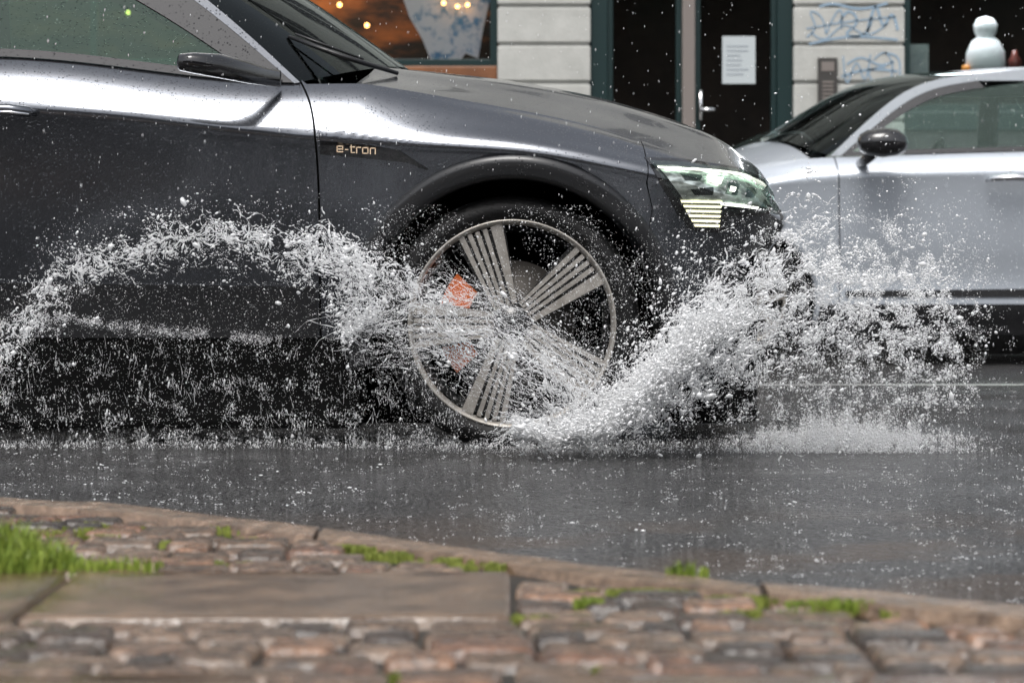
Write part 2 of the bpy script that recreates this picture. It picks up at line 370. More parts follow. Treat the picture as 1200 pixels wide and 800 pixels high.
    def gl_at(x): i=np.argsort(gt[:,0]); return float(np.interp(x,gt[i,0],gt[i,1]))
    bw=.05
    gpanel('side_window',[(xb+bw,zt(xb)+.02),(Gl[0][0],zt(Gl[0][0])+.02)],[(xb+bw,gl_at(xb+bw)),Gl[-1]],[(xb+bw,zt(xb)+.02),(xb+bw,gl_at(xb+bw))],resample(Gl,20,1),30,16,GL,-.004,sm=(0,0,0,1),flange=0)
    gpanel('rear_side_window',[(gx+.1,zt(gx)+.02),(xb-bw,zt(xb)+.02)],[(x,gl_at(x)) for x in np.linspace(gx+.1,xb-bw,20)],[(gx+.1,zt(gx)+.02),(gx+.1,gl_at(gx+.1))],[(xb-bw,zt(xb)+.02),(xb-bw,gl_at(xb-bw))],30,12,GL,-.004,flange=0)
    gpanel('centre_pillar',[(xb-bw-.005,zt(xb)+.01),(xb+bw+.005,zt(xb)+.01)],[(xb-bw-.005,gl_at(xb)),(xb+bw+.005,gl_at(xb))],[(xb-bw-.005,zt(xb)+.01),(xb-bw-.005,gl_at(xb))],[(xb+bw+.005,zt(xb)+.01),(xb+bw+.005,gl_at(xb))],4,8,M['gloss'],.0)
    def across(curve,bulf,crown,n=40,m=30):
        c=resample(curve,n,1); w0=GH(c); G=np.zeros((n+1,m+1,3))
        for i in range(n+1):
            y0=w0[i,1]; y1=2*(sf.Y0+sf.hw)-y0
            for j in range(m+1):
                s=j/m; q=1-(2*s-1)**2; q=q**.9
                G[i,j]=(w0[i,0]+sf.sgn*bulf(i/n)*q, y0+(y1-y0)*s, w0[i,2]+crown(i/n)*q)
        return G
    mb=MB(); mb.grid(across(Bl,lambda t:bul*(1-t)+.10*t,lambda t:.02+cfg['wsz']*(1-t)+.02*t)); mb.build('windscreen',cfg['screen'],root,True)
    k=max(1,int(len(rail)*.6)); fr_=rail[:k+1]; re_=rail[k:]
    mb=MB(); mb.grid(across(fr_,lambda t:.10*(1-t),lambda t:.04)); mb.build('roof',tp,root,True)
    mb=MB(); mb.grid(across(re_,lambda t:-.10*t,lambda t:.04-.01*t)); mb.build('rear_window',M['gloss'],root,True)
    mb=MB(); g=sf.loc(np.linspace(sf.u0,rail[-1][0],30),sf.zt(np.linspace(sf.u0,rail[-1][0],30)))
    mb.grid(np.stack([sf.W(g),sf.W(g,True)],1)); mb.build('boot_lid',paint,root,True)
    mb=MB(); c0=[];c1=[]
    for s in np.linspace(0,1,25):
        q=1-(2*s-1)**2; y=.1+(2*sf.hw-.2)*s
        c0.append((Bl[0][0]-.05+bul*q,y,Bl[0][1]-.03+(cfg['wsz'])*q)); c1.append((xc0-bul+.13+bul*q,y,Bl[0][1]-.05+cfg['wsz']*q))
    mb.grid(np.array([sf.W(np.array(c0)),sf.W(np.array(c1))])); mb.build('cowl',M['black'],root,True)
    def ibox(mb,x0,x1,y0,y1,z0,z1,b=.03):
        xs_=sorted((sf.X0+sf.sgn*x0,sf.X0+sf.sgn*x1)); mb.box(xs_[0],xs_[1],sf.Y0+y0,sf.Y0+y1,z0,z1,b)
    mb=MB(); ibox(mb,Bl[0][0]-.45,Bl[0][0]+bul*.5,.2,w-.2,.6,zt(-.9)-.05,.05); mb.build('dashboard',M['interior'],root,True)
    for y in (.3,w-.82):
        for xx in (Bl[0][0]-1.15,Bl[0][0]-2.0):
            mb=MB(); ibox(mb,xx-.05,xx+.45,y,y+.5,.5,.66,.06); ibox(mb,xx-.22,xx-.05,y+.02,y+.48,.55,1.16,.06); ibox(mb,xx-.24,xx-.12,y+.13,y+.37,1.19,1.36,.05); mb.build('seat',M['interior'],root,True)
    mb=MB(); cx=sf.X0+sf.sgn*(Bl[0][0]-.55); cy=sf.Y0+(w-.57 if cfg['drv']=='far' else .57)
    mb.tube([(cx+sf.sgn*-.06*math.sin(a),cy+.18*math.cos(a),.95+.17*math.sin(a)) for a in np.linspace(0,2*math.pi,33)],.014,8); mb.build('steering_wheel',M['black'],root,True)
    return dict(fend=fend,fd=fd,rd=rd,GH=GH)

# ================================================================= DARK CAR
plan=[(-4.02,.96),(-3.98,.6),(-3.88,.28),(-3.65,.07),(-3.2,.0),(-2.4,0),(-1.6,0),(-.9,0),(-.4,0),(0,0),(.3,.008),(.48,.04),(.60,.11),(.69,.22),(.755,.40),(.80,.62),(.82,.80),(.825,.96)]
sf=Surf(plan,
 [(-4.6,.92),(-3,.95),(-1.4,.925),(-.53,.845),(-.25,.825),(0,.81),(.35,.75),(.6,.69),(.9,.64),(1.6,.62)],
 [(-4.6,1.02),(-3.4,1.10),(-1.4,1.07),(-.59,.998),(-.43,1.0),(-.31,.985),(-.14,.957),(.05,.924),(.24,.884),(.39,.842),(.55,.80),(.70,.762),(.85,.735),(1.0,.715),(1.6,.70)],
 [(-4.6,.05),(-3.2,.14),(-1.4,.10),(-.59,.10),(-.43,.11),(-.14,.15),(.24,.17),(.39,.15),(.55,.11),(.75,.06),(1.6,.04)],
 0,0,1,.96,(.19,.155,.138,.12,.072,.010))
car=thing('car','dark grey car driving through the puddle and throwing up spray, nearest the kerb','car',(-1.5,.96,0))
shut=sf.IV([(376,408),(375,330),(374,240),(371,180),(367,140),(360,112),(350,92)])
shut[0]=(shut[0][0],.30)
frt=sf.IV([(764,245),(757,215),(757,187)]); frt.append((frt[-1][0]+.005,float(sf.zt(frt[-1][0]+.005))))
cfg=dict(sf=sf,paint=M['paint'],upperpaint=M['paint'],glass=M['glass'],screen=M['screen'],root=car,wb=2.93,wz=.338,ra=.46,ri=.398,zs=.045,shut=shut,aright=33,fright=frt,zbb=.17,b=1.72,c=2.75,clad=True,  # zs kept low so sill and underbody stand in for under-car shade
 wy=.06,rt=.352,rr=.284,style='bars',rot=38,nose=.825,uh=-.43,lineB=[(-.585,1.003),(-.83,1.222),(-1.2,1.455),(-1.6,1.57)],
 lineA=[(-.601,1.0),(-.866,1.222),(-1.225,1.43),(-1.63,1.54)],lineG=[(-.70,1.012),(-1.02,1.222),(-1.33,1.37),(-1.68,1.47)],
 rail=[(-1.6,1.57),(-1.9,1.60),(-2.4,1.59),(-2.9,1.49),(-3.3,1.34),(-3.75,1.12)],gtop=[(-2.0,1.50),(-2.5,1.48),(-3.0,1.36),(-3.45,1.16)],
 bulge=.27,wsz=.07,tum=.30,yrear=-2.6,spine=[(-.6,1.09),(-.333,1.085),(-.1,1.065),(.104,1.033),(.31,.981),(.52,.903),(.68,.825),(.78,.755),(.83,.70)],ridge=.012,drv='far')
D=build_car(cfg)
fender=D['fend'][0]; door=D['fd'][0]
vs=panel('side_vent_trim',sf,sf.IV([(375,181),(440,187),(478,191),(500,200)]),sf.IV([(375,165),(430,170),(468,177),(502,199)]),sf.IV([(375,181),(375,165)]),sf.IV([(500,200),(502,199)]),40,10,M['gloss'],fender,.004,flange=.003)[0]
LT=[('e',395,[((0,3.4),(6.6,3.4)),((6.6,3.9),(6.6,0)),((6.6,0),(0,0)),((0,0),(0,6.6)),((0,6.6),(6.6,6.6))]),('-',404.8,[((0,3.4),(2.8,3.4))]),
    ('t',410.6,[((1,-2),(1,6.6)),((1,6.6),(5,6.6)),((0,0),(4.8,0))]),('r',418,[((0,6.6),(0,0)),((0,0),(4.6,0))]),
    ('o',425,[((0,0),(6.2,0)),((6.2,0),(6.2,6.6)),((6.2,6.6),(0,6.6)),((0,6.6),(0,0))]),('n',434,[((0,6.6),(0,0)),((0,0),(5.8,0)),((5.8,0),(5.8,6.6))])]
yb=min(float(sf.S(*[np.array([q]) for q in sf.inv(a,b)],.0085)[0][1]) for a in (396,420,441) for b in (171,179))
mb=MB()
for ch,x0_,st in LT:
    for (a,b) in st:
        hw_=.58
        xa,xb2=sorted((a[0],b[0])); ya,yb2=sorted((a[1],b[1])); dy=(x0_-395)*.06
        d=yb-CY
        p0=P(x0_+xa-hw_,171.4+ya-hw_+dy,d); p1=P(x0_+xb2+hw_,171.4+yb2+hw_+dy,d)
        mb.box(p0.x,p1.x,yb-.001,yb+.001,p1.z,p0.z)
M['copper']=mat('badge_copper',(.62,.48,.34),.4,.0,emis=(.7,.52,.34),es=.08); mb.build('badge',M['copper'],vs,False)  # faint glow added to the copper, though the lettering is no lamp
mb=MB(); hx=[P(-45,132,7.97),P(-20,127,7.955),P(10,128,7.95),P(32,131,7.955),P(42,134,7.985)]
mb.tube(hx,[.006,.013,.015,.015,.007],12); mb.build('door_handle',M['paint'],door,True)
mb=MB(); mb.tube([P(-25,131,7.945),P(10,131.5,7.934),P(34,134,7.94)],[.003,.005,.003],8); mb.build('handle_trim',M['chrome'],door,True)
for far in (False,True):
    mb=MB(); G=[]
    for px,py,h,w_,y in ((212,76,7,.02,-.20),(216,76,10,.05,-.20),(232,77,12,.06,-.20),(262,80,14,.055,-.16),(292,86,13,.045,-.08),(312,90,11,.03,.0),(328,92,10,.02,.06)):
        c=P(px,py,8+y*.6); row=[]
        for k in range(20):
            a=k*2*math.pi/20; q=abs(math.cos(a))**.6*math.copysign(1,math.cos(a)); r_=abs(math.sin(a))**.7*math.copysign(1,math.sin(a))
            yy=y+q*w_; row.append((c.x,1.92-yy if far else yy,c.z+r_*h/430))
        G.append(row)
    mb.grid(np.array(G),True); mb.f.append(tuple(range(19,-1,-1))); mb.build('wing_mirror',M['gloss'],car,True)
def pxpanel(name,b,t,l,r,nu,nv,m,par,off,fars=(False,),fl=.0,sm=(0,0,0,0)): return panel(name,sf,sf.IV(b),sf.IV(t),sf.IV(l),sf.IV(r),nu,nv,m,par,off,fars,fl,sm)
for far in (False,True):
    fs=(far,)
    base=pxpanel('headlight',[(794,253),(822,257),(852,254),(892,253)],[(755,184),(800,186),(852,194),(909,213)],[(794,253),(772,214),(755,184)],[(892,253),(905,234),(909,213)],24,14,M['gloss'],car,.003,fs,.01)[0]
    pxpanel('headlight_foot',[(806,268),(822,273),(848,272)],[(794,251),(822,256),(852,252)],[(806,268),(794,251)],[(848,272),(852,252)],12,8,M['gloss'],base,.004,fs,.006)
    pxpanel('reflector',[(800,234),(830,238),(860,242),(886,244)],[(768,193),(800,194),(850,201.5),(898,218)],[(800,234),(785,213),(768,193)],[(886,244),(894,231),(898,218)],20,10,M['lampin'],base,.006,fs)
    for (a,b_,c_,d_) in (((796,203),(822,205),(818,212),(802,211)),((808,222),(834,219),(833,229),(813,229)),((850,213),(864,216),(861,229),(848,227)),((872,219),(884,221),(880,232),(871,231))):
        pxpanel('lamp_module',[d_,c_],[a,b_],[d_,a],[c_,b_],6,4,M['gloss'],base,.008,fs,.003)
    for (a,b_,c_,d_) in (((826,205),(845,208),(842,216),(829,213)),((853,218),(860,219.5),(858,225),(852,224))):
        pxpanel('lamp_bulb',[d_,c_],[a,b_],[d_,a],[c_,b_],5,4,M['led'],base,.0095,fs,.0)
    pxpanel('running_light',[(771,197),(830,200.4),(897,218.5)],[(769,194.8),(830,198.2),(898,216.4)],[(771,197),(769,194.8)],[(897,218.5),(898,216.4)],20,2,M['led'],base,.0095,fs)
    pxpanel('running_light',[(842,240.5),(884,245.5)],[(842,237.5),(886,242.8)],[(842,240.5),(842,237.5)],[(884,245.5),(886,242.8)],12,2,M['led'],base,.0095,fs)
    for k in range(6):
        y=235+k*5.6; x0=796+k*3.0
        pxpanel('led_bar',[(x0+1,y+2.6),(843-k*.6,y+3.4)],[(x0,y-.4),(844-k*.6,y+.6)],[(x0+1,y+2.6),(x0,y-.4)],[(843-k*.6,y+3.4),(844-k*.6,y+.6)],8,2,M['ledy'],base,.0095,fs)
    pxpanel('lens',[(800,248),(822,252),(852,250),(889,249)],[(760,188),(800,190),(850,197),(904,215)],[(800,248),(776,214),(760,188)],[(889,249),(901,232),(904,215)],20,12,M['lens'],base,.016,fs,.0)
panel('grille',sf,[(sf.u1-.38,.36),(sf.u1,.34)],[(sf.u1-.42,.66),(sf.u1,.66)],[(sf.u1-.38,.36),(sf.u1-.46,.5),(sf.u1-.42,.66)],[(sf.u1,.34),(sf.u1,.66)],16,14,M['gloss'],car,.006,(False,True),.01,join=True)
pxpanel('bumper_intake',[(842,372),(900,368)],[(828,318),(905,312)],[(842,372),(828,318)],[(900,368),(905,312)],14,8,M['black'],car,.004,(False,True),.006)
for a,b_,c_ in (((338,43,8.25),(400,66,8.2),(466,86,8.3)),((352,52,8.7),(410,68,8.6),(455,82,8.5))):
    mb=MB(); mb.tube([P(*a),P(*b_),P(*c_)],[.005,.008,.006],8); mb.tube([P(a[0]+8,a[1]-3,a[2]),P(c_[0]-40,c_[1]-16,c_[2])],.004,6); mb.build('wiper',M['black'],car,True)

# ================================================================= SILVER CAR
plan2=[(-3.35,.88),(-3.3,.5),(-3.2,.2),(-2.9,.04),(-2.4,0),(-1.8,0),(-1.2,0),(-.4,0),(0,0),(.25,.015),(.42,.06),(.56,.16),(.66,.32),(.73,.52),(.76,.7),(.77,.88)]
s2=Surf(plan2,
 [(-4,.9),(-3,.95),(-1.5,.94),(-.47,.92),(0,.86),(.4,.76),(.7,.68),(1.5,.62)],
 [(-4,1.0),(-3,1.08),(-2,1.06),(-.5,1.02),(-.3,1.01),(0,.97),(.3,.89),(.6,.80),(.9,.74),(1.5,.71)],
 [(-4,.04),(-3,.10),(-1.2,.08),(-.4,.09),(0,.13),(.3,.13),(.6,.08),(1.5,.04)],
 1.13,6.3,-1,.88)
car2=thing('parked_car','silver grey car parked across the road in front of the shops, facing left','car',(2.3,7.2,0))
sh2=[(-.47,.30),(-.47,.6),(-.465,.8),(-.46,.95),(-.45,float(s2.zt(-.45)))]
cfg2=dict(sf=s2,paint=M['silver'],upperpaint=M['silverdark'],glass=M['glass2'],screen=M['screen2'],root=car2,wb=2.58,wz=.32,ra=.375,ri=.36,zs=.15,shut=sh2,aright=30,fright=[(.36,.62),(.40,.72),(.42,float(s2.zt(.42)))],zbb=.19,b=1.45,c=2.3,clad=False,
 wy=.06,rt=.315,rr=.21,style='pair',rot=20,nose=.77,uh=-.33,lineB=[(-.43,1.025),(-.63,1.21),(-.86,1.37),(-1.15,1.435)],
 lineA=[(-.48,1.025),(-.68,1.195),(-.89,1.335),(-1.17,1.40)],lineG=[(-.53,1.04),(-.73,1.19),(-.93,1.305),(-1.2,1.365)],
 rail=[(-1.15,1.435),(-1.5,1.46),(-1.9,1.455),(-2.3,1.42),(-2.7,1.32),(-3.05,1.10)],gtop=[(-1.5,1.40),(-1.9,1.395),(-2.4,1.33),(-2.8,1.15)],
 bulge=.27,wsz=.10,tum=.30,yrear=-2.2,spine=[(-.45,1.15),(-.15,1.125),(.04,1.065),(.3,.98),(.5,.89),(.68,.79),(.77,.71)],ridge=.0,drv='near')
D2=build_car(cfg2)
mb=MB(); G=[]
for px,h,w_ in ((1006,4,.03),(1009,10,.06),(1018,15,.08),(1035,18,.09),(1052,16,.08),(1061,11,.06),(1065,4,.03)):
    c=P(px,167,14.1); G.append([(c.x,6.14+math.cos(a)*w_,c.z+math.copysign(abs(math.sin(a))**.8,math.sin(a))*h/244) for a in np.linspace(0,2*math.pi,16,endpoint=False)])
mb.grid(np.array(G),True); mb.f+= [tuple(range(15,-1,-1)),tuple(range(96,112))]
mb.tube([P(1024,178,14.15),P(1012,190,14.3),P(1004,194,14.42)],[.03,.025,.025],8); mb.build('wing_mirror',M['gloss'],car2,True)
mb=MB(); mb.tube([P(1156,212,14.27),P(1166,209,14.24),P(1190,208,14.23),P(1212,209,14.24),P(1222,212,14.28)],[.008,.016,.018,.016,.008],10); mb.build('door_handle',M['chrome'],D2['fd'][0],True)
panel('side_moulding',s2,[(-1.4,.335),(-.5,.335)],[(-1.4,.375),(-.5,.365)],[(-1.4,.335),(-1.4,.375)],[(-.5,.335),(-.5,.365)],20,3,M['black'],D2['fd'][0],.008,flange=.01)
panel('headlight',s2,[(.42,.66),(.78,.62)],[(.38,.80),(.74,.73)],[(.42,.66),(.38,.80)],[(.78,.62),(.74,.73)],12,6,M['lampin'],car2,.004,(False,True),.006)

# ================================================================= GROUND
def sheet(name,x0,x1,y0,y1,z,m,sub=1):
    mb=MB(); nx=ny=sub
    G=np.array([[(x0+(x1-x0)*i/nx,y0+(y1-y0)*j/ny,z) for j in range(ny+1)] for i in range(nx+1)]); mb.grid(G)
    o=mb.build(name,m,None,False,False); o['kind']='structure'; return o
def roadmat():
    m,nt,b=newmat('wet_asphalt'); L=nt.links; tc=N(nt,'ShaderNodeTexCoord')
    def nz(sc,d): 
        n=N(nt,'ShaderNodeTexNoise'); n.inputs['Scale'].default_value=sc; n.inputs['Detail'].default_value=d; L.new(tc.outputs['Object'],n.inputs['Vector']); return n
    n1=nz(105,3); n2=nz(1.8,5); n3=nz(40,5); n4=nz(2.5,6)
    r=N(nt,'ShaderNodeValToRGB'); r.color_ramp.elements[0].color=(.006,.006,.007,1); r.color_ramp.elements[1].color=(.24,.235,.23,1)
    r.color_ramp.elements[0].position=.46; r.color_ramp.elements[1].position=.72; L.new(n1.outputs[0],r.inputs[0])
    sp=N(nt,'ShaderNodeSeparateXYZ'); L.new(tc.outputs['Object'],sp.inputs[0])
    gy=N(nt,'ShaderNodeMapRange'); gy.inputs[1].default_value=-1.9; gy.inputs[2].default_value=-2.7; gy.inputs[3].default_value=0; gy.inputs[4].default_value=.7; L.new(sp.outputs[1],gy.inputs[0])
    r4=N(nt,'ShaderNodeMapRange'); r4.inputs[1].default_value=.46; r4.inputs[2].default_value=.58; L.new(n4.outputs[0],r4.inputs[0])
    ml=N(nt,'ShaderNodeMath',operation='MULTIPLY'); L.new(gy.outputs[0],ml.inputs[0]); L.new(r4.outputs[0],ml.inputs[1])
    mx=N(nt,'ShaderNodeMixRGB'); mx.inputs[2].default_value=(.09,.058,.038,1); L.new(ml.outputs[0],mx.inputs[0]); L.new(r.outputs[0],mx.inputs[1]); L.new(mx.outputs[0],b.inputs['Base Color'])
    mr=N(nt,'ShaderNodeMapRange'); mr.inputs[1].default_value=.4; mr.inputs[2].default_value=.62; mr.inputs[3].default_value=.10; mr.inputs[4].default_value=.22
    L.new(n2.outputs[0],mr.inputs[0]); L.new(mr.outputs[0],b.inputs['Roughness'])
    b1=N(nt,'ShaderNodeBump'); b1.inputs['Distance'].default_value=.014; b1.inputs['Strength'].default_value=1; L.new(n1.outputs[0],b1.inputs['Height'])
    b2=N(nt,'ShaderNodeBump'); b2.inputs['Distance'].default_value=.05; b2.inputs['Strength'].default_value=1; L.new(n3.outputs[0],b2.inputs['Height']); L.new(b1.outputs[0],b2.inputs['Normal'])
    L.new(b2.outputs[0],b.inputs['Normal']); return m
M['road']=roadmat()
M['earth']=mat('ground_earth',(.06,.055,.05),.8,c2=(.09,.085,.08),ns=3,bump=.5)
sheet('ground',-400,400,-400,400,-.03,M['earth'],2)
sheet('road',-60,60,-7,8.2,0,M['road'])
M['line']=mat('road_paint',(.26,.26,.25),.35,c2=(.38,.38,.36),ns=30,bump=.2)
sheet('road_marking',-30,30,3.98,4.09,.004,M['line'])
M['farpave']=mat('far_paving',(.09,.088,.085),.25,c2=(.15,.145,.14),ns=8,bump=.3)
mb=MB(); mb.box(-60,60,8.22,13,-.02,.12,.01); o=mb.build('far_pavement',M['farpave']); o['kind']='structure'
zp=.10
kpx=[(-260,562),(-100,571),(0,580),(150,590),(300,606),(450,625),(600,645),(700,659),(850,675),(1000,691),(1200,709),(1330,719)]
kp=[P(x,y,F*(H-zp)/(y-306)) for x,y in kpx]
ks=[(-60,kp[0].y+3),(-8,kp[0].y+.9),(-3,kp[0].y+.15)]+[(p.x,p.y) for p in kp]+[(1.6,kp[-1].y-.45),(4,kp[-1].y-.9),(60,kp[-1].y-3)]
kx=[k[0] for k in ks]; kf=pchip(kx,[k[1] for k in ks])
def kw(x): return .17
M['kerb']=mat('kerb_granite',(.085,.060,.042),.14,c2=(.27,.205,.155),ns=25,bump=.8,bs=70,island=[(.9,.8,.7),(1,.9,.82),(.7,.6,.5),(1,.93,.86),(.85,.65,.52)],rvar=.15,bd=.007)
mb=MB(); x=-9.
while x<9:
    L_=random.uniform(.55,.95); xs_=np.linspace(x+.004,x+L_-.004,14); dz=random.uniform(-.003,.003)
    rows=[]
    for (dy,z) in ((0,-.04),(0,.085),(-.018,zp),(-.06,zp+.002),(-.10,zp+.003),(-.13,zp+.002),(-kw(0)+.012,zp),(-kw(0),zp-.015),(-kw(0),-.04)):
        rows.append([(q,float(kf(q))+dy+.006*noise.noise(Vector((q*5,dy*9,0))),z+dz+.004*noise.noise(Vector((q*14,dy*30,3)))) for q in xs_])
    G=np.array(rows); o0=len(mb.v); mb.grid(G)
    for e_ in (0,13): mb.f.append(tuple(o0+k*14+e_ for k in range(9)))
    x+=L_
o=mb.build('kerb',M['kerb'],None,False); o['kind']='structure'
M['bed']=mat('pavement_bed',(.008,.006,.005),.5,c2=(.025,.02,.012),ns=20,bump=1,bs=60)
mb=MB(); xs_=np.linspace(-10,10,200)
mb.grid(np.array([[(q,float(kf(q))-kw(0)+.01,zp-.016) for q in xs_],[(q,-20,zp-.016) for q in xs_]])); o=mb.build('pavement',M['bed'],None,False,False); o['kind']='structure'
M['sett']=mat('wet_setts',(.030,.021,.016),.05,c2=(.22,.158,.118),ns=42,bump=.8,bs=70,rvar=.28,island=[(1,.88,.78),(1.0,.72,.58),(.42,.38,.35),(1.2,1.12,1.02),(.75,.66,.56),(1.35,1.05,.85),(.3,.29,.29),(.9,.85,.78)],bd=.006)
M['slab']=mat('wet_slabs',(.080,.052,.033),.04,c2=(.18,.122,.080),ns=12,bump=.5,bs=90,rvar=.22,island=[(1,.95,.9),(.85,.8,.75),(1.05,.92,.85)],bd=.004)
sl=[(-.578,.003,-4.61,-4.10),(-1.25,-.586,-4.61,-4.10),(-1.93,-1.26,-4.61,-4.10),(-1.0,-.25,-5.75,-5.07),(.0,.33,-5.75,-5.07),(.34,.95,-5.75,-5.07),(-1.75,-1.01,-5.75,-5.07),(.96,1.6,-5.75,-5.07)]
def stone(mb,x0,x1,y0,y1,zt_,b=.012,j=.006,sub=5,tl=.03,nz_=.002):
    nx=ny=sub; jj=lambda:random.uniform(-j,j)
    cs=[(x0+jj(),y0+jj()),(x1+jj(),y0+jj()),(x1+jj(),y1+jj()),(x0+jj(),y1+jj())]; tx,ty=random.uniform(-tl,tl)*min(1,.1/(x1-x0)),random.uniform(-tl,tl)*min(1,.1/(y1-y0)); sd=random.random()*99
    def bl(s,t): 
        return (cs[0][0]*(1-s)*(1-t)+cs[1][0]*s*(1-t)+cs[2][0]*s*t+cs[3][0]*(1-s)*t, cs[0][1]*(1-s)*(1-t)+cs[1][1]*s*(1-t)+cs[2][1]*s*t+cs[3][1]*(1-s)*t)
    W_,L_=x1-x0,y1-y0
    sx=sorted([0,min(.3,b/W_)]+list(np.linspace(0,1,nx+1)[1:-1])+[1-min(.3,b/W_),1]); sy=sorted([0,min(.3,b/L_)]+list(np.linspace(0,1,ny+1)[1:-1])+[1-min(.3,b/L_),1]); G=[]
    for i,s in enumerate(sx):
        row=[]
        for k,t in enumerate(sy):
            x,y=bl(s,t); e_=(i in(0,len(sx)-1))+(k in(0,len(sy)-1))
            z=zt_+(x-x0-W_/2)*tx+(y-y0-L_/2)*ty-e_*b*.6+(nz_*noise.noise(Vector((x*28,y*28,sd))) )
            row.append((x,y,z))
        G.append(row)
    G=np.array(G); mb.grid(G); Z=G.copy(); Z[...,2]=zt_-.06
    for a,c in ((G[0],Z[0]),(G[-1],Z[-1]),(G[:,0],Z[:,0]),(G[:,-1],Z[:,-1])): mb.grid(np.stack([a,c],1))
def weld(o):
    bm=bmesh.new(); bm.from_mesh(o.data); bmesh.ops.remove_doubles(bm,verts=bm.verts,dist=.0004); bmesh.ops.recalc_face_normals(bm,faces=bm.faces); bm.to_mesh(o.data); bm.free()
    o.data.polygons.foreach_set('use_smooth',[True]*len(o.data.polygons))
mb=MB()
for a in sl: stone(mb,a[0]+.005,a[1]-.005,a[2]+.005,a[3]-.005,zp-.001,.005,.002,9,.01,.0015)
o=mb.build('paving_slabs',M['slab'],None,False,False); weld(o); o['kind']='structure'
mb=MB()
for (ya_,yb_) in ((-6.4,-5.75),(-5.75,-5.07),(-5.07,-4.61),(-4.61,-4.10),(-4.10,-1.2)):
    nr=int(round((yb_-ya_)/.095)); 
    for rw in range(nr):
        y=ya_+(yb_-ya_)*rw/nr; d=(yb_-ya_)/nr; x=-2.8+random.uniform(0,.1)
        while x<2.8:
            w=random.uniform(.055,.13); x1_=x+w; nxt=x1_; skip=False
            for a in sl:
                if y+d>a[2]+.01 and y<a[3]-.01:
                    if x>=a[0]-.002 and x<a[1]-.002: skip=True; nxt=a[1]+.0005; break
                    if x<a[0] and x1_>a[0]: x1_=a[0]; nxt=a[0]
            if skip: x=nxt; continue
            y1_=y+d; lim=min(float(kf(x)),float(kf(x1_)))-kw(0)-.006; ok=True
            if lim<y1_: y1_=lim; ok=lim-y>.03
            if ok and x1_-x>.025: stone(mb,x+.006,x1_-.006,y+.007,y1_-.007,zp+random.uniform(-.006,.001),.007,.005,3)
            x=nxt
o=mb.build('setts',M['sett'],None,False,False); weld(o); o['kind']='structure'
M['grass']=mat('grass_blades',(.10,.16,.018),.45,c2=(.28,.35,.06),ns=40,spec=.4)
M['moss']=mat('moss',(.12,.15,.02),.7,c2=(.25,.29,.05),ns=60,bump=.5)
def gp(px,py): D_=F*(H-zp)/(py-306); return P(px,py,D_)
def blades(mb,cx,cy,rx,ry,n,h0,h1,w=.0016,lean=.6,z=zp,cl=0):
    for k in range(n):
        a=random.random()*6.283; rr=math.sqrt(random.random()); x=cx+rx*rr*math.cos(a); y_=cy+ry*rr*math.sin(a)
        if cl and noise.noise(Vector((x*30,y_*30,4)))+.4*noise.noise(Vector((x*90,y_*90,9)))<cl: continue
        h=random.uniform(h0,h1)*(1.15-.7*rr); la=random.random()*6.283; ln=random.uniform(.1,lean)*h; wa=random.random()*3.14
        dx,dy=math.cos(wa)*w,math.sin(wa)*w; lx,ly=math.cos(la)*ln,math.sin(la)*ln
        V=[(x-dx,y_-dy,z-.01),(x+dx,y_+dy,z-.01),(x+dx*.8+lx*.35,y_+dy*.8+ly*.35,z+h*.55),(x-dx*.8+lx*.35,y_-dy*.8+ly*.35,z+h*.55),(x+lx,y_+ly,z+h*(.95-.2*ln/h))]
        mb.add(V,[(0,1,2,3),(3,2,4)])
for name,lab,spots in (('grass_tuft','large bright green grass tuft at the left edge of the pavement',[(12,662,.09,.08,850,.02,.080),(80,664,.06,.04,200,.006,.032),(150,662,.05,.03,120,.004,.02),(5,635,.05,.06,200,.02,.045)]),
     ('grass_tuft','small grass tuft leaning over the joint just behind the kerb, right of the middle',[(805,671,.028,.014,110,.005,.026)]),
     ('grass_tuft','short grass tuft in the setts beside the corner of the big slab',[(690,706,.02,.012,90,.004,.014)]),
     ('grass_tuft','low spread of grass in the setts at the right near the kerb',[(975,708,.06,.014,220,.003,.014)])):
    mb=MB()
    for (px,py,rx,ry,n,h0,h1) in spots: p=gp(px,py); blades(mb,p.x,p.y,rx,ry,n,h0,h1)
    o=mb.build(name,M['grass'],None,False,False); tag(o,lab,'grass')
mb=MB()
for (px,py,rx,ry,n) in ((400,637,.04,.03,420),(455,644,.03,.03,200),(515,652,.04,.03,300),(572,657,.03,.03,220),(620,717,.03,.02,120),(120,618,.09,.07,500),(60,610,.08,.05,400),(230,655,.07,.03,300),(300,628,.04,.03,160),(740,688,.07,.025,350),(880,695,.05,.025,300),(940,712,.05,.025,300),(1050,710,.04,.02,180),(470,785,.03,.015,80),(700,778,.05,.015,200),(20,788,.05,.02,160),(180,632,.05,.03,220),(880,712,.03,.02,90),(260,615,.04,.04,160)):
    p=gp(px,py); blades(mb,p.x,p.y,rx*1.25,ry*1.2,n*3,.002,.007,.0018,1.2,zp-.006,.08)
o=mb.build('moss',M['moss'],None,False,False); tag(o,'low bright green moss growing in the joints between the wet setts','moss',kind='stuff')

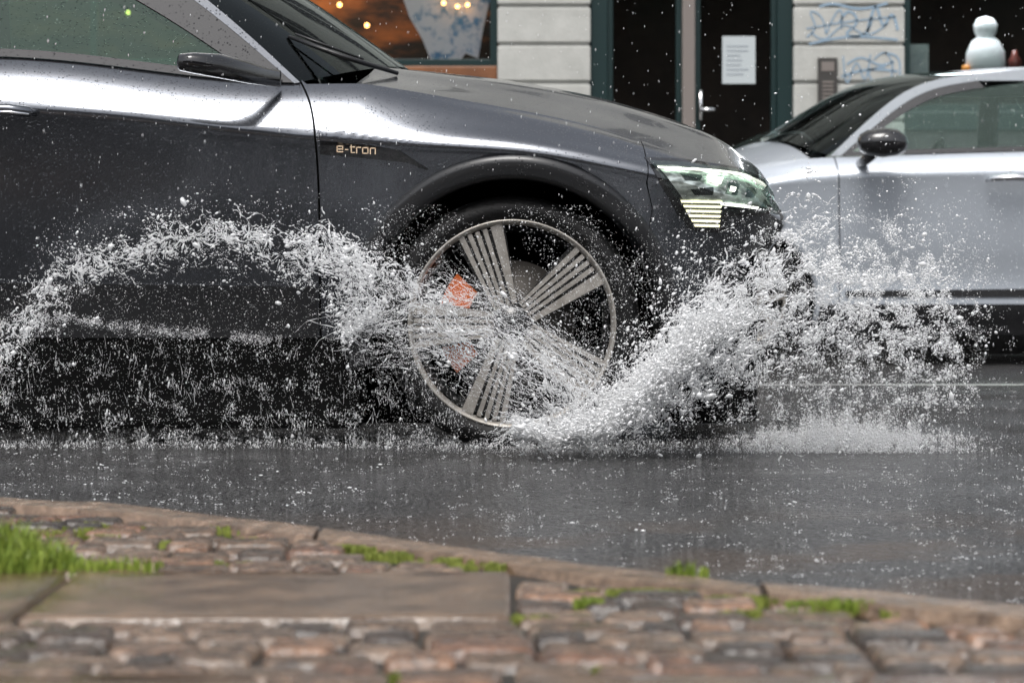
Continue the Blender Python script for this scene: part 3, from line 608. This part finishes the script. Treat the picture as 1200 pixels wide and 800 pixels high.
# ================================================================= BUILDINGS
def bx(px): return (px-600)*18/F
def bz(py): return H-(py-306)*18/F
M['stone']=mat('pale_render',(.36,.36,.335),.6,c2=(.46,.46,.43),ns=4,bump=.3,bs=60)
M['greenframe']=mat('dark_green_frame',(.008,.024,.024),.3,coat=.3)
M['jamb']=mat('grey_jamb',(.18,.155,.14),.5)
M['wood']=mat('warm_wood',(.012,.008,.006),.4,c2=(.34,.12,.03),ns=3,stretch=(.6,1,2.2),ramp=(.48,.72))
M['sillwood']=mat('sill_wood',(.14,.055,.022),.4,c2=(.21,.085,.035),ns=6)
M['plinth']=mat('dark_plinth',(.03,.03,.032),.5,c2=(.05,.05,.05),ns=6)
M['shopin']=mat('shop_interior',(.03,.022,.018),.8,c2=(.06,.04,.03),ns=3)
bld=thing('shop_building','pale rendered building with dark shop windows and a dark green double door','building',(0,10,.12))
def wallblock(name,x0,x1):
    mb=MB(); z=bz(97)-.235*4
    while z<3.3:
        mb.box(x0,x1,10.0,10.25,z+.012,z+.223,.008); z+=.235
    mb.box(x0+.01,x1-.01,10.02,10.6,.1,3.3); o=mb.build(name,M['stone'],bld); return o
for a in [(bx(583),bx(692)),(bx(930),bx(1060))]: wallblock('pier',*a)
wallblock('pier',-5.2,-4.4); wallblock('pier',bx(1060)+2.6,bx(1060)+3.4)
mb=MB(); mb.box(-9,9,10.04,10.5,3.3,3.6,.02); mb.box(-9,9,9.9,10.3,3.6,3.75,.03); mb.build('cornice',M['stone'],bld)
mb=MB()
xs_=[-9]+sum([[x,x+1.1] for x in np.arange(-8,8.5,2.1)],[])+[9]
for fl in (3.75,6.9):
    mb.box(-9,9,10.06,10.4,fl,fl+.8); mb.box(-9,9,10.06,10.4,fl+2.5,fl+3.15)
    for i in range(0,len(xs_),2): mb.box(xs_[i],xs_[i+1],10.06,10.4,fl+.8,fl+2.5)
mb.build('upper_wall',M['stone'],bld)
for fl in (3.75,6.9):
    for x in np.arange(-8,8.5,2.1):
        mb=MB(); mb.box(x,x+.06,10.2,10.28,fl+.8,fl+2.5); mb.box(x+1.04,x+1.1,10.2,10.28,fl+.8,fl+2.5); mb.box(x+.06,x+1.04,10.2,10.28,fl+2.42,fl+2.5); mb.box(x+.06,x+1.04,10.2,10.28,fl+.8,fl+.88); mb.box(x+.52,x+.58,10.2,10.28,fl+.88,fl+2.42)
        w_=mb.build('window',M['stone'],bld); mb=MB(); mb.box(x+.06,x+1.04,10.235,10.245,fl+.88,fl+2.42); mb.build('pane',M['gloss'],w_)
mb=MB(); mb.box(-9,9,10.5,20,9.9,10.05); mb.box(-9,9,14,14.1,.1,9.9); mb.box(-9,-8.9,10.4,14,.1,9.9); mb.box(8.9,9,10.4,14,.1,9.9); mb.box(-8.9,8.9,10.62,13.98,3.35,3.5); mb.build('back_walls',M['shopin'],bld)
mb=MB(); mb.box(-8.9,8.9,10.5,14,.1,.125); mb.build('shop_floor',M['shopin'],bld)
def shopwin(x0,x1,z0,z1,label=None,sill=M['greenframe'],mull=()):
    mb=MB(); t=.045
    mb.box(x0,x0+t,10.08,10.18,z0,z1,.004); mb.box(x1-t,x1,10.08,10.18,z0,z1,.004); mb.box(x0+t,x1-t,10.08,10.18,z1-t,z1,.004); mb.box(x0+t,x1-t,10.08,10.18,z0,z0+t,.004)
    for q in mull: mb.box(q,q+.04,10.09,10.17,z0+t,z1-t,.003)
    f=mb.build('shop_window',M['greenframe'],bld)
    if label:f['label']=label
    mb=MB(); mb.box(x0+t,x1-t,10.125,10.133,z0+t,z1-t); mb.build('pane',M['shopglass'],f)
    mb=MB(); mb.box(x0,x1,10.04,10.4,z0-.12,z0,.01); mb.build('window_sill',sill,f)
    mb=MB(); mb.box(x0,x1,10.06,10.4,.1,z0-.12); mb.build('window_base',M['plinth'],f); return f
shopwin(-4.4,bx(583),bz(96)+.10,3.3,'shop window with warm orange light inside',M['sillwood'],(-2.6,))
shopwin(bx(1060),bx(1060)+2.6,bz(130),3.3,'dark shop window on the right',M['greenframe'])
x0,x1=bx(692),bx(930); xa,xb_=bx(800),bx(815)
mb=MB(); mb.box(x0,bx(712),10.06,10.2,.12,3.3,.005); mb.box(bx(912),x1,10.06,10.2,.12,3.3,.005); mb.box(bx(712),bx(912),10.06,10.2,2.45,2.55,.005); dr=mb.build('door_frame',M['greenframe'],bld)
mb=MB(); mb.box(xa,xb_,10.03,10.16,.12,2.45,.008); mb.build('door_jamb',M['jamb'],dr)
for a,b_ in ((bx(712),xa),(xb_,bx(912))):
    mb=MB(); t=.06
    mb.box(a,a+t*.6,10.1,10.15,.14,2.44,.004); mb.box(b_-t*.6,b_,10.1,10.15,.14,2.44,.004); mb.box(a+t*.6,b_-t*.6,10.1,10.15,.14,.5,.004); mb.box(a+t*.6,b_-t*.6,10.1,10.15,2.36,2.44,.004)
    d_=mb.build('door',M['greenframe'],bld); mb=MB(); mb.box(a+t*.6,b_-t*.6,10.122,10.13,.5,2.36); mb.build('pane',M['shopglass'],d_)
    if a==xb_:
        mb=MB(); mb.tube([(bx(822),10.1,bz(128)),(bx(822),10.04,bz(128)),(bx(838),10.035,bz(128))],.012,8); mb.tube([(bx(822),10.095,bz(105)),(bx(822),10.095,bz(140))],.014,8); mb.build('door_handle',M['chrome'],d_,True)
        mb=MB(); mb.box(bx(848),bx(887),10.114,10.117,bz(97),bz(41)); pap=mb.build('notice',mat('paper',(.44,.48,.49),.7)); tag(pap,'white paper notice taped to the glass of the green door','notice')
        mb=MB()
        for k in range(7): mb.box(bx(853),bx(random.uniform(868,882)),10.112,10.1135,bz(53.6+k*5.5),bz(52+k*5.5))
        mb.build('print_lines',mat('ink',(.3,.33,.36),.8),pap)
mb=MB(); mb.box(bx(958),bx(981),9.972,10.0,bz(123),bz(68),.004); ic=mb.build('intercom',mat('intercom_metal',(.08,.075,.07),.4,.6),bld)
mb=MB()
mb.box(bx(962),bx(977),9.968,9.974,bz(84),bz(73),.001); mb.build('speaker_grille',M['jamb'],ic)
for k in range(5):
    mb=MB(); mb.box(bx(963),bx(976),9.966,9.974,bz(98+k*4.6),bz(95.6+k*4.6),.001); mb.build('button',M['jamb'],ic)
M['spray']=mat('spray_paint_blue',(.235,.325,.41),.6)
mb=MB()
def stroke(pts,w=1.0):
    q=resample([(a,b) for a,b in pts],40,True); V=[]
    for i,(a,b) in enumerate(q):
        t=q[min(i+1,40)]-q[max(i-1,0)]; t=t/(np.hypot(*t)+1e-9); nx,ny=-t[1]*w,t[0]*w
        V.append([(bx(a+nx),9.9965,bz(b+ny)),(bx(a-nx),9.9965,bz(b-ny))])
    mb.grid(np.array(V))
for s in ([(945,44),(955,30),(950,14),(962,20),(968,40),(976,22),(984,12),(986,34)],[(984,26),(996,14),(1004,26),(992,40),(1008,42),(1022,20)],[(1016,38),(1028,10),(1036,30),(1044,18),(1052,36)],[(945,34),(985,27),(1050,20)],[(948,52),(990,44),(1052,47)],[(960,8),(975,5),(1000,10),(1040,4)],
          [(988,66),(994,96),(1004,74),(1012,92),(1020,64)],[(1024,70),(1036,62),(1046,80),(1032,100),(1018,86),(1038,78)],[(986,90),(1015,82),(1052,84)],[(990,112),(1010,100),(1030,110),(1050,104)],[(1036,62),(1050,66),(1054,92)],[(950,38),(965,46),(990,30),(1012,40),(1040,28)],[(992,76),(1010,68),(1030,76),(1048,72)]): stroke(s,random.uniform(.8,1.7))
mb.build('graffiti',M['spray'],bld,False,False)
M['brick']=mat('brown_brick',(.045,.030,.024),.8,c2=(.07,.045,.037),ns=6,bump=.3)
opp=thing('unseen_terrace','unseen dark brick terrace behind the camera, added to darken reflections in the car','building',(0,-22,0))  # unseen row, added and sized for dark reflections in the car side
mb=MB(); xo=[-45]+sum([[x,x+1.3] for x in np.arange(-43,44,3.)],[])+[45]
for fl in (0,3.4):
    mb.box(-45,45,-22.4,-22,fl,fl+.9); mb.box(-45,45,-22.4,-22,fl+2.6,fl+3.4)
    for i in range(0,len(xo),2): mb.box(xo[i],xo[i+1],-22.4,-22,fl+.9,fl+2.6)
mb.box(-45,45,-30,-29.6,0,6.8); mb.box(-45,45,-30,-22,6.8,7.0); mb.build('wall',M['brick'],opp)
mb=MB()
for fl in (0,3.4): mb.box(-44.9,44.9,-22.3,-22.25,fl+.9,fl+2.6)
mb.build('panes',M['gloss'],opp)
def lathe_z(prof,cx,cy,n=24):
    mb=MB(); mb.grid(np.array([[(cx+r*math.cos(a),cy+r*math.sin(a),z) for a in np.linspace(0,2*math.pi,n,endpoint=False)] for r,z in prof]),True); return mb
zb=bz(82)
mb=MB(); mb.box(bx(1068),bx(1240),10.2,10.6,zb-.04,zb,.01); tag(mb.build('display_shelf',M['greenframe']),'dark shelf inside the right shop window','shelf')
c=bx(1165); o=lathe_z([(0,zb),(.11,zb),(.125,zb+.05),(.12,zb+.13),(.085,zb+.2),(.055,zb+.225),(.07,zb+.26),(.075,zb+.30),(.05,zb+.34),(0,zb+.355)],c,10.33).build('vase',mat('white_ceramic',(.88,.88,.9),.3),None,True); tag(o,'rounded white ornament in the right shop window','ornament')
o=lathe_z([(0,zb),(.022,zb),(.026,zb+.03),(.02,zb+.045),(0,zb+.05)],bx(1140),10.28).build('candle_jar',mat('orange_glow',(.6,.25,.05),.5,emis=(1,.35,.05),es=.25),None,True); tag(o,'small orange jar beside the white ornament in the window','jar')
o=lathe_z([(0,zb),(.035,zb),(.04,zb+.08),(.02,zb+.11),(.015,zb+.14),(0,zb+.14)],bx(1199),10.3).build('bottle',mat('red_bottle',(.16,.04,.03),.3),None,True); tag(o,'small dark red bottle at the right edge of the shop window','bottle')
mb=MB(); mb.box(bx(1066),bx(1092),10.14,10.143,bz(88),bz(50)); tag(mb.build('paper_card',mat('card',(.35,.4,.4),.7,c2=(.5,.52,.5),ns=20)),'pale card in the lower corner of the right shop window','card')
M['posterm']=mat('poster_print',(.12,.28,.50),.6,c2=(.85,.78,.84),ns=13,detail=3,ramp=(.34,.50))
mb=MB(); pl_=[(466,-20),(578,-20),(566,30),(560,66),(545,60),(532,77),(518,72),(506,74),(494,44),(478,16)]
mb.prism([(bx(a),bz(b)) for a,b in pl_],10.2,10.205); tag(mb.build('window_poster',M['posterm']),'blue, white and pink hanging paper display in the warm shop window','poster')
mb=MB(); mb.box(-4.3,bx(575),11.2,11.3,.2,3.2); tag(mb.build('shop_partition',M['wood']),'warm wooden partition inside the left shop','partition')
M['lampglow']=mat('warm_lamp',(1,.6,.2),.5,emis=(1,.5,.15),es=9)
for px,py in ((345,18),(398,6),(430,30),(520,4),(536,8),(548,6),(380,45),(250,30),(150,15)):
    bm=bmesh.new(); bmesh.ops.create_icosphere(bm,subdivisions=2,radius=.013 if px>500 else .015); me=bpy.data.meshes.new('shop_lamp'); bm.to_mesh(me); bm.free()
    d=18.6 if px<500 else 18.15; o=link(me,'shop_lamp',M['lampglow']); o.location=P(px,py,d); tag(o,'small warm lamp glowing inside the left shop window','lamp',group='small warm lamps inside the left shop window')
def area_l(name,e,size,col,loc):
    l=bpy.data.lights.new(name,'AREA'); l.energy=e; l.size=size; l.color=col; q=bpy.data.objects.new(name,l); C.objects.link(q); q.location=loc
area_l('shop_light',40,1.2,(1,.62,.32),(-1.6,10.8,2.8)); area_l('ornament_fill',40,.6,(.95,.95,1),(bx(1150),10.3,2.6))  # second lamp is an added, unseen fill that brightens the white ornament

# ================================================================= WATER SPRAY
def ico(sub):
    bm=bmesh.new(); bmesh.ops.create_icosphere(bm,subdivisions=sub,radius=1); v=np.array([list(x.co) for x in bm.verts]); f=np.array([[q.index for q in x.verts] for x in bm.faces]); bm.free(); return v,f
I1=ico(1); OC=(np.array([(1,0,0),(-1,0,0),(0,1,0),(0,-1,0),(0,0,1),(0,0,-1)],float),np.array([(0,2,4),(2,1,4),(1,3,4),(3,0,4),(2,0,5),(1,2,5),(3,1,5),(0,3,5)]))
def fast(name,V,T,m):
    me=bpy.data.meshes.new(name); me.vertices.add(len(V)); me.vertices.foreach_set('co',V.astype(np.float32).ravel())
    me.loops.add(len(T)*3); me.loops.foreach_set('vertex_index',T.astype(np.int32).ravel()); me.polygons.add(len(T)); me.polygons.foreach_set('loop_start',np.arange(0,len(T)*3,3,dtype=np.int32))
    me.update(calc_edges=True); me.validate(); o=link(me,name,m); return o
def drops(P3,r,dirs=None,el=None):
    outV=[];outT=[];off=0
    for big in (False,True):
        sel=(r>.0020) if big else (r<=.0020)
        if not sel.any(): continue
        bv,bf=I1 if big else OC; c=P3[sel]; rr=r[sel]; n=len(c)
        V=bv[None]*rr[:,None,None]
        if dirs is not None:
            d=dirs[sel]; e=el[sel]; dot=(V*d[:,None]).sum(-1,keepdims=True); V=V+d[:,None]*dot*(e[:,None,None]-1)
        V=V+c[:,None]; T=bf[None]+(np.arange(n)*len(bv))[:,None,None]+off
        outV.append(V.reshape(-1,3)); outT.append(T.reshape(-1,3)); off+=n*len(bv)
    return np.concatenate(outV),np.concatenate(outT)
PX=[];RR=[];DR=[];EL=[]
def w3(px,py,D_): return np.stack([(px-600)*D_/F,CY+D_,H-(py-306)*D_/F],1)
def put(px,py,D_,r,ang=None,el=None):
    n=len(px); p=w3(px,py,D_); k=p[:,2]>.002; a=np.zeros(n) if ang is None else ang
    d=np.stack([np.cos(a),np.zeros(n),np.sin(a)],1); e=np.ones(n) if el is None else el
    PX.append(p[k]);RR.append(r[k]);DR.append(d[k]);EL.append(e[k])
def rs(n,m=.95,s=.45,mx=3.3): return np.clip(rng.lognormal(math.log(m*.52),s+.18,n),.26,mx)/430
def clump(px,py,sc,thr,seed,soft=.25):
    v=np.array([noise.noise(Vector((a/sc,b/sc,seed)))+.5*noise.noise(Vector((a/sc*2.3,b/sc*2.3,seed+7))) for a,b in zip(px,py)])
    return rng.random(len(px))<np.clip((v-thr)/soft,0,1)
def band(path,w0,w1,n,D0,dD,m=.95,s=.45,cl=None,tail=0,el=1.0):
    q=resample(path,200,True); t=rng.random(n); i=np.minimum((t*200).astype(int),199); f=t*200-i
    c=q[i]*(1-f)[:,None]+q[i+1]*f[:,None]; tg=q[i+1]-q[i]; an=np.arctan2(-tg[:,1],tg[:,0]); nx,ny=-np.sin(an),-np.cos(an)
    w=w0+(w1-w0)*t; o=rng.normal(0,1,n)*w
    if tail: o=np.where(rng.random(n)<tail,o*2.8,o)
    px=c[:,0]+nx*o; py=c[:,1]+ny*o
    if cl:
        k=clump(px,py,*cl); px,py,an=px[k],py[k],an[k]
    n=len(px); put(px,py,D0+rng.normal(0,dD,n),rs(n,m,s),an+rng.normal(0,.5,n),1+rng.random(n)*el)
def area(x0,x1,y0,y1,n,D0,dD,m=.8,s=.4,cl=None,ang=None,el=.6,wy=None):
    px=rng.uniform(x0,x1,n); py=rng.uniform(y0,y1,n) if wy is None else y0+(y1-y0)*wy(rng.random(n))
    if cl: k=clump(px,py,*cl); px,py=px[k],py[k]
    n=len(px); put(px,py,D0+rng.normal(0,dD,n),rs(n,m,s),(rng.uniform(0,3.14,n) if ang is None else np.full(n,ang)+rng.normal(0,.15,n)),1+rng.random(n)*el)
def chains(path,w0,w1,n,D0,dD,seed,steps=(5,14),step=2.6,r=(.4,1.1),curl=1.3,sc=26,t0=0,t1=1,thr=-9,csc=30,gap=.25):
    q=resample(path,200,True); XX=[];YY=[];DD=[];RA=[];AN=[];EE=[]
    for _ in range(n):
        t=t0+(t1-t0)*rng.random(); i=min(int(t*200),199); tg=q[i+1]-q[i]; tg=tg/np.hypot(*tg)
        o=rng.normal(0,1)*(w0+(w1-w0)*t); x,y=q[i][0]-tg[1]*o,q[i][1]+tg[0]*o
        if noise.noise(Vector((x/csc,y/csc,seed+50)))<thr: continue
        m=int(rng.integers(*steps)); D_=D0+rng.normal(0,dD)*.6+dD*noise.noise(Vector((x/50,y/50,seed+30))); base=math.atan2(tg[1],tg[0])+rng.normal(0,.25); rad=rng.uniform(*r)*.64; flip=1 if rng.random()<.5 else -1
        for k in range(m):
            a=base+curl*(noise.noise(Vector((x/sc,y/sc,seed)))*1.6+.7*noise.noise(Vector((x/sc*3.1,y/sc*3.1,seed+3))))
            if rng.random()>gap:
                XX.append(x+rng.normal(0,.35));YY.append(y+rng.normal(0,.35));DD.append(D_);RA.append(rad*rng.uniform(.45,1.4)*(1-.5*k/m));AN.append(-a*flip if False else -a);EE.append(rng.uniform(1.3,4.))
            x+=flip*math.cos(a)*step; y+=flip*math.sin(a)*step; D_+=rng.normal(0,.004)
    if XX: put(np.array(XX),np.array(YY),np.array(DD),np.array(RA)/430,np.array(AN),np.array(EE))
arcL=[(-10,440),(15,395),(50,345),(95,308),(160,292),(230,272),(300,280),(370,292),(430,310),(480,335),(520,362)]
over=[(700,488),(665,450),(620,412),(560,386),(500,372),(440,372),(390,380)]
band(arcL,8,10,12000,7.65,.10,.75,.5,(22,.05,1.),.25)
band([(x,y-16) for x,y in arcL],18,20,6500,7.7,.2,.6,.4,(34,.0,2.))
band([(x,y+24) for x,y in arcL],22,16,10000,7.65,.15,.65,.4,(28,.05,3.))
band([(-5,380),(60,372),(150,384),(250,392),(330,400)],3,4,5000,7.75,.1,.5,.3,(30,-.2,5.),.15)
band([(380,290),(420,330),(430,370),(395,385)],18,14,5500,7.6,.1,.85,.55,(18,.05,4.),.25)
band(over,24,15,9000,7.6,.12,.75,.5,(18,.1,8.),.3,1.5)
area(0,540,400,524,17000,7.75,.2,.48,.35,(20,.05,9.),1.57,3.5,lambda r:r**.7)
area(0,560,330,520,9000,7.7,.25,.45,.35)
area(440,760,240,500,8000,7.65,.2,.46,.35,(50,-.3,11.))
core=[(640,502),(690,500),(735,475),(775,435),(815,395),(860,355),(915,325),(985,305)]
jet=[(600,500),(650,505),(690,500),(735,475),(775,435),(815,395),(860,360)]
plm=[(680,505),(760,470),(850,420),(950,380),(1040,340),(1100,320)]
band(jet,4,13,44000,7.6,.10,.72,.5,(22,-.45,12.),.2,1.5)
band(core,6,36,44000,7.65,.12,.72,.5,(18,.05,12.),.25,1.5)
band(plm,7,40,38000,7.7,.2,.66,.45,(22,.05,13.),.2,1.5)
n=120000; a=R(4)+R(47)*rng.random(n)**.9; rad=470*np.sqrt(rng.random(n)); px=680+rad*np.cos(a); py=508-rad*np.sin(a)*(.92); k=clump(px,py,24,-.03,14.,.7)&(py>262+rng.normal(0,12,n)); px,py,a=px[k],py[k],a[k]
put(px,py,7.75+rng.normal(0,.28,len(px)),rs(len(px),.60,.45),a+rng.normal(0,.3,len(px)),1+rng.random(len(px)))
n=30000; px=rng.normal(1060,50,n); py=rng.normal(368,54,n); k=clump(px,py,20,-.1,15.); px,py=px[k],py[k]; put(px,py,7.8+rng.normal(0,.25,len(px)),rs(len(px),.62,.42),rng.uniform(0,3,len(px)),1+rng.random(len(px))*.6)
def landing(xc,xs,uni,n,D0,D1,h,seed,sc=13):
    """drops bouncing off the water surface, each rising from the puddle at its own depth"""
    D_=rng.uniform(D0,D1,n); px=rng.uniform(xc-xs,xc+xs,n) if uni else rng.normal(xc,xs,n)
    env=np.array([max(0,noise.noise(Vector((q/sc,dd*5,seed)))+.35) for q,dd in zip(px,D_)])
    f=1. if uni else np.exp(-((px-xc)/(xs*1.5))**2)
    py=306+.51*F/D_-np.abs(rng.normal(0,1,n))*(1.5+h*env*f); k=rng.random(n)<np.clip(env*2,.15,1); put(px[k],py[k],D_[k],rs(k.sum(),.5,.4),np.full(k.sum(),1.57)+rng.normal(0,.35,k.sum()),1+rng.random(k.sum())*1.4)
landing(990,62,False,60000,7.75,8.55,26,1.)
landing(300,330,True,16000,7.9,8.5,8,2.,18)
landing(650,90,False,9000,7.75,8.3,10,4.,16)
area(850,1130,400,512,14000,7.8,.25,.48,.4,(22,.05,16.),1.57,2.2)
area(690,1170,225,330,3500,7.8,.3,.5,.3,None,None,.6,lambda r:r**.5)
area(60,520,225,300,1200,7.8,.3,.5,.3,None,None,.6,lambda r:r**.5)
area(640,1150,300,520,10000,7.8,.3,.5,.35)
chains(arcL[::-1],11,9,900,7.62,.12,1.,(5,16),2.2,(.45,1.5),1.7,20,thr=-.1)
chains([(x,y+18) for x,y in arcL[::-1]],15,12,500,7.62,.12,2.,(4,12),2.2,(.3,.9),1.8,20)
chains([(360,285),(415,320),(435,365),(400,388)],16,13,420,7.6,.1,3.,(5,14),2.2,(.45,1.6),1.8,18)
chains(over,26,18,800,7.58,.12,4.,(6,20),2.6,(.4,1.2),1.0,30,thr=-.1)
chains([(720,495),(690,440),(640,392),(580,360),(510,345),(450,345)],16,13,300,7.6,.1,5.,(12,34),2.6,(.45,.85),.45,50,gap=.1)
chains([(700,500),(640,470),(590,432),(530,412),(470,405)],20,15,360,7.6,.1,6.,(12,34),2.6,(.45,.95),.45,50,gap=.1)
chains(core,6,36,2200,7.6,.15,7.,(5,16),2.4,(.4,1.5),1.4,22,0,1,-.1)
chains(jet,5,12,1700,7.56,.08,8.,(8,20),2.6,(.5,1.6),.7,26,0,1)
chains(plm,9,38,1800,7.7,.2,9.,(4,13),2.4,(.4,1.4),1.6,22,0,1,-.05)
chains([(560,395),(620,420),(680,470),(720,490),(780,450)],12,14,500,7.56,.1,10.,(5,14),2.4,(.4,1.4),1.4,22)
V1,T1=drops(np.concatenate(PX),np.concatenate(RR),np.concatenate(DR),np.concatenate(EL))
SV=[];ST=[];soff=0
def strands(path,w0,w1,n,D0,dD,seed,steps=(6,16),step=4.2,r=(.35,1.0),curl=1.3,sc=26,t0=0,t1=1):
    global soff
    q=resample(path,200,True)
    for _ in range(n):
        t=t0+(t1-t0)*rng.random(); i=min(int(t*200),199); tg=q[i+1]-q[i]; tg=tg/np.hypot(*tg)
        o=rng.normal(0,1)*(w0+(w1-w0)*t); x,y=q[i][0]-tg[1]*o,q[i][1]+tg[0]*o
        m=int(rng.integers(*steps)); D_=D0+rng.normal(0,dD)*.5; base=math.atan2(tg[1],tg[0])+rng.normal(0,.3); rad=rng.uniform(*r)/430; pts=[]; flip=1 if rng.random()<.5 else -1
        for k in range(m):
            pts.append((x,y,D_)); a=base+curl*(noise.noise(Vector((x/sc,y/sc,seed)))*1.6+.8*noise.noise(Vector((x/sc*2.7,y/sc*2.7,seed+3))))
            x+=flip*math.cos(a)*step; y+=flip*math.sin(a)*step; D_+=rng.normal(0,.004)
        p=np.array(pts); W3=w3(p[:,0],p[:,1],p[:,2]); m=len(p)
        tt=np.linspace(0,1,m); rr=rad*(np.sin(np.pi*np.clip(tt,.03,.97))**.6)*(1+.7*np.sin(tt*rng.uniform(8,22)+rng.random()*6))
        tn=np.gradient(W3,axis=0); tn/=np.linalg.norm(tn,axis=1,keepdims=True)+1e-9; nb=np.stack([-tn[:,2],np.zeros(m),tn[:,0]],1); yb_=np.array([0,1.,0])
        V=np.concatenate([W3[:,None]+rr[:,None,None]*(nb[:,None]*math.cos(f)+yb_*math.sin(f)) for f in (0.5,2.6,4.7)],1)
        V[:,:,2]=np.maximum(V[:,:,2],.003)
        T=[]
        for k in range(m-1):
            for c in range(3):
                a_,b_=k*3+c,k*3+(c+1)%3; T+=[(a_,b_,b_+3),(a_,b_+3,a_+3)]
        SV.append(V.reshape(-1,3)); ST.append(np.array(T)+soff); soff+=m*3
strands(arcL[::-1],11,9,90,7.62,.12,1.,(5,11),3.2,(.3,.75),1.7,18)
strands([(360,285),(415,320),(435,365),(400,388)],12,12,30,7.6,.1,3.,(5,10),3.2,(.35,.8),1.9,16)
strands(over,20,14,90,7.58,.1,4.,(8,18),4,(.25,.55),.8,38)
strands(core,6,32,160,7.6,.15,7.,(4,9),3.2,(.3,.8),1.5,18)
for _ in range(450):
    x=rng.uniform(0,540); y=rng.uniform(400,505)
    if noise.noise(Vector((x/16,y/60,77.)))<.05: continue
    strands([(x,y),(x+1,y+6)],.5,.5,1,7.75,.15,11.,(4,9),2.6,(.16,.36),.3,40)
S1=np.concatenate(SV); S2=np.concatenate(ST)
V=np.concatenate([V1,S1]); T=np.concatenate([T1,S2+len(V1)])
def watermat(name,tr=.35,sp=.35):
    m,nt,b=newmat(name); L=nt.links; nt.nodes.remove(b); out=[n for n in nt.nodes if n.type=='OUTPUT_MATERIAL'][0]
    d=N(nt,'ShaderNodeBsdfDiffuse'); d.inputs[0].default_value=(.99,.995,1,1); t=N(nt,'ShaderNodeBsdfTranslucent'); t.inputs[0].default_value=(.99,.995,1,1)
    g=N(nt,'ShaderNodeBsdfGlossy'); g.inputs['Roughness'].default_value=.1; tp=N(nt,'ShaderNodeBsdfTransparent')
    m1=N(nt,'ShaderNodeMixShader'); m1.inputs[0].default_value=.36; L.new(d.outputs[0],m1.inputs[1]); L.new(t.outputs[0],m1.inputs[2])
    m2=N(nt,'ShaderNodeMixShader'); m2.inputs[0].default_value=sp; L.new(m1.outputs[0],m2.inputs[1]); L.new(g.outputs[0],m2.inputs[2])
    m3=N(nt,'ShaderNodeMixShader'); m3.inputs[0].default_value=tr; L.new(m2.outputs[0],m3.inputs[1]); L.new(tp.outputs[0],m3.inputs[2]); L.new(m3.outputs[0],out.inputs[0]); return m
M['drop']=watermat('spray_water',.14,.22)
o=fast('water_spray',V,T,M['drop']); tag(o,'white spray of water droplets thrown up beside the front wheel','water spray',kind='stuff')
print('spray tris',len(T))
# rain
PX=[];RR=[];DR=[];EL=[]
n=2600; Dd=rng.uniform(5,12,n); px=rng.uniform(-50,1250,n); py=rng.uniform(-20,700,n); put(px,py,Dd,rng.uniform(.0006,.0011,n),np.full(n,1.53),2+rng.random(n)*3)
for k in range(3800):
    yy=rng.uniform(-.4,5) if k<1500 else -.3-3.8*rng.random()**1.1; xx=rng.uniform(-.2,.2)*(yy+8)
    if yy<float(kf(xx))+.05: continue
    m_=int(rng.integers(2,7)); s_=rng.uniform(.25,.8) if k%40 else 1.5; p=np.stack([xx+rng.normal(0,.009*s_,m_),yy+rng.normal(0,.008*s_,m_),np.abs(rng.normal(.0,.004*s_,m_))+.001],1)
    PX.append(p);RR.append(rng.uniform(.0006,.0016,m_)*s_);DR.append(np.tile([1.,0,0],(m_,1)));EL.append(1+rng.random(m_)*2)
V,T=drops(np.concatenate(PX),np.concatenate(RR),np.concatenate(DR),np.concatenate(EL))
o=fast('rain',V,T,M['drop']); tag(o,'falling raindrops and their small splashes on the wet road','rain',kind='stuff')

# ================================================================= LIGHT, CAMERA
w=bpy.data.worlds.new('World'); bpy.context.scene.world=w; w.use_nodes=True; nt=w.node_tree; bg=nt.nodes['Background']
sk=N(nt,'ShaderNodeTexSky',sky_type='NISHITA'); sk.sun_disc=False; sk.sun_elevation=R(60); sk.sun_rotation=R(190); sk.air_density=1; sk.dust_density=4
hs=N(nt,'ShaderNodeHueSaturation'); hs.inputs['Saturation'].default_value=.3; hs.inputs['Value'].default_value=1.5; nt.links.new(sk.outputs[0],hs.inputs['Color']); nt.links.new(hs.outputs[0],bg.inputs[0]); bg.inputs[1].default_value=.15
s=bpy.data.lights.new('sun','SUN'); s.energy=2.0; s.angle=R(25); s.color=(1,.98,.95); so=bpy.data.objects.new('sun',s); C.objects.link(so)
d=Vector((math.sin(R(190))*math.cos(R(60)),math.cos(R(190))*math.cos(R(60)),math.sin(R(60)))); so.rotation_euler=d.to_track_quat('Z','Y').to_euler()
cd=bpy.data.cameras.new('camera'); co=bpy.data.objects.new('camera',cd); C.objects.link(co); co.location=(0,CY,H); co.rotation_euler=(R(90),0,0)
cd.sensor_width=36; cd.lens=36*F/1200; cd.shift_y=-94/1200; cd.clip_end=1500; cd.dof.use_dof=True; cd.dof.focus_distance=7.2; cd.dof.aperture_fstop=7.2
bpy.context.scene.camera=co
sc=bpy.context.scene; sc.view_settings.view_transform='Standard'; sc.view_settings.look='None'; sc.view_settings.exposure=0
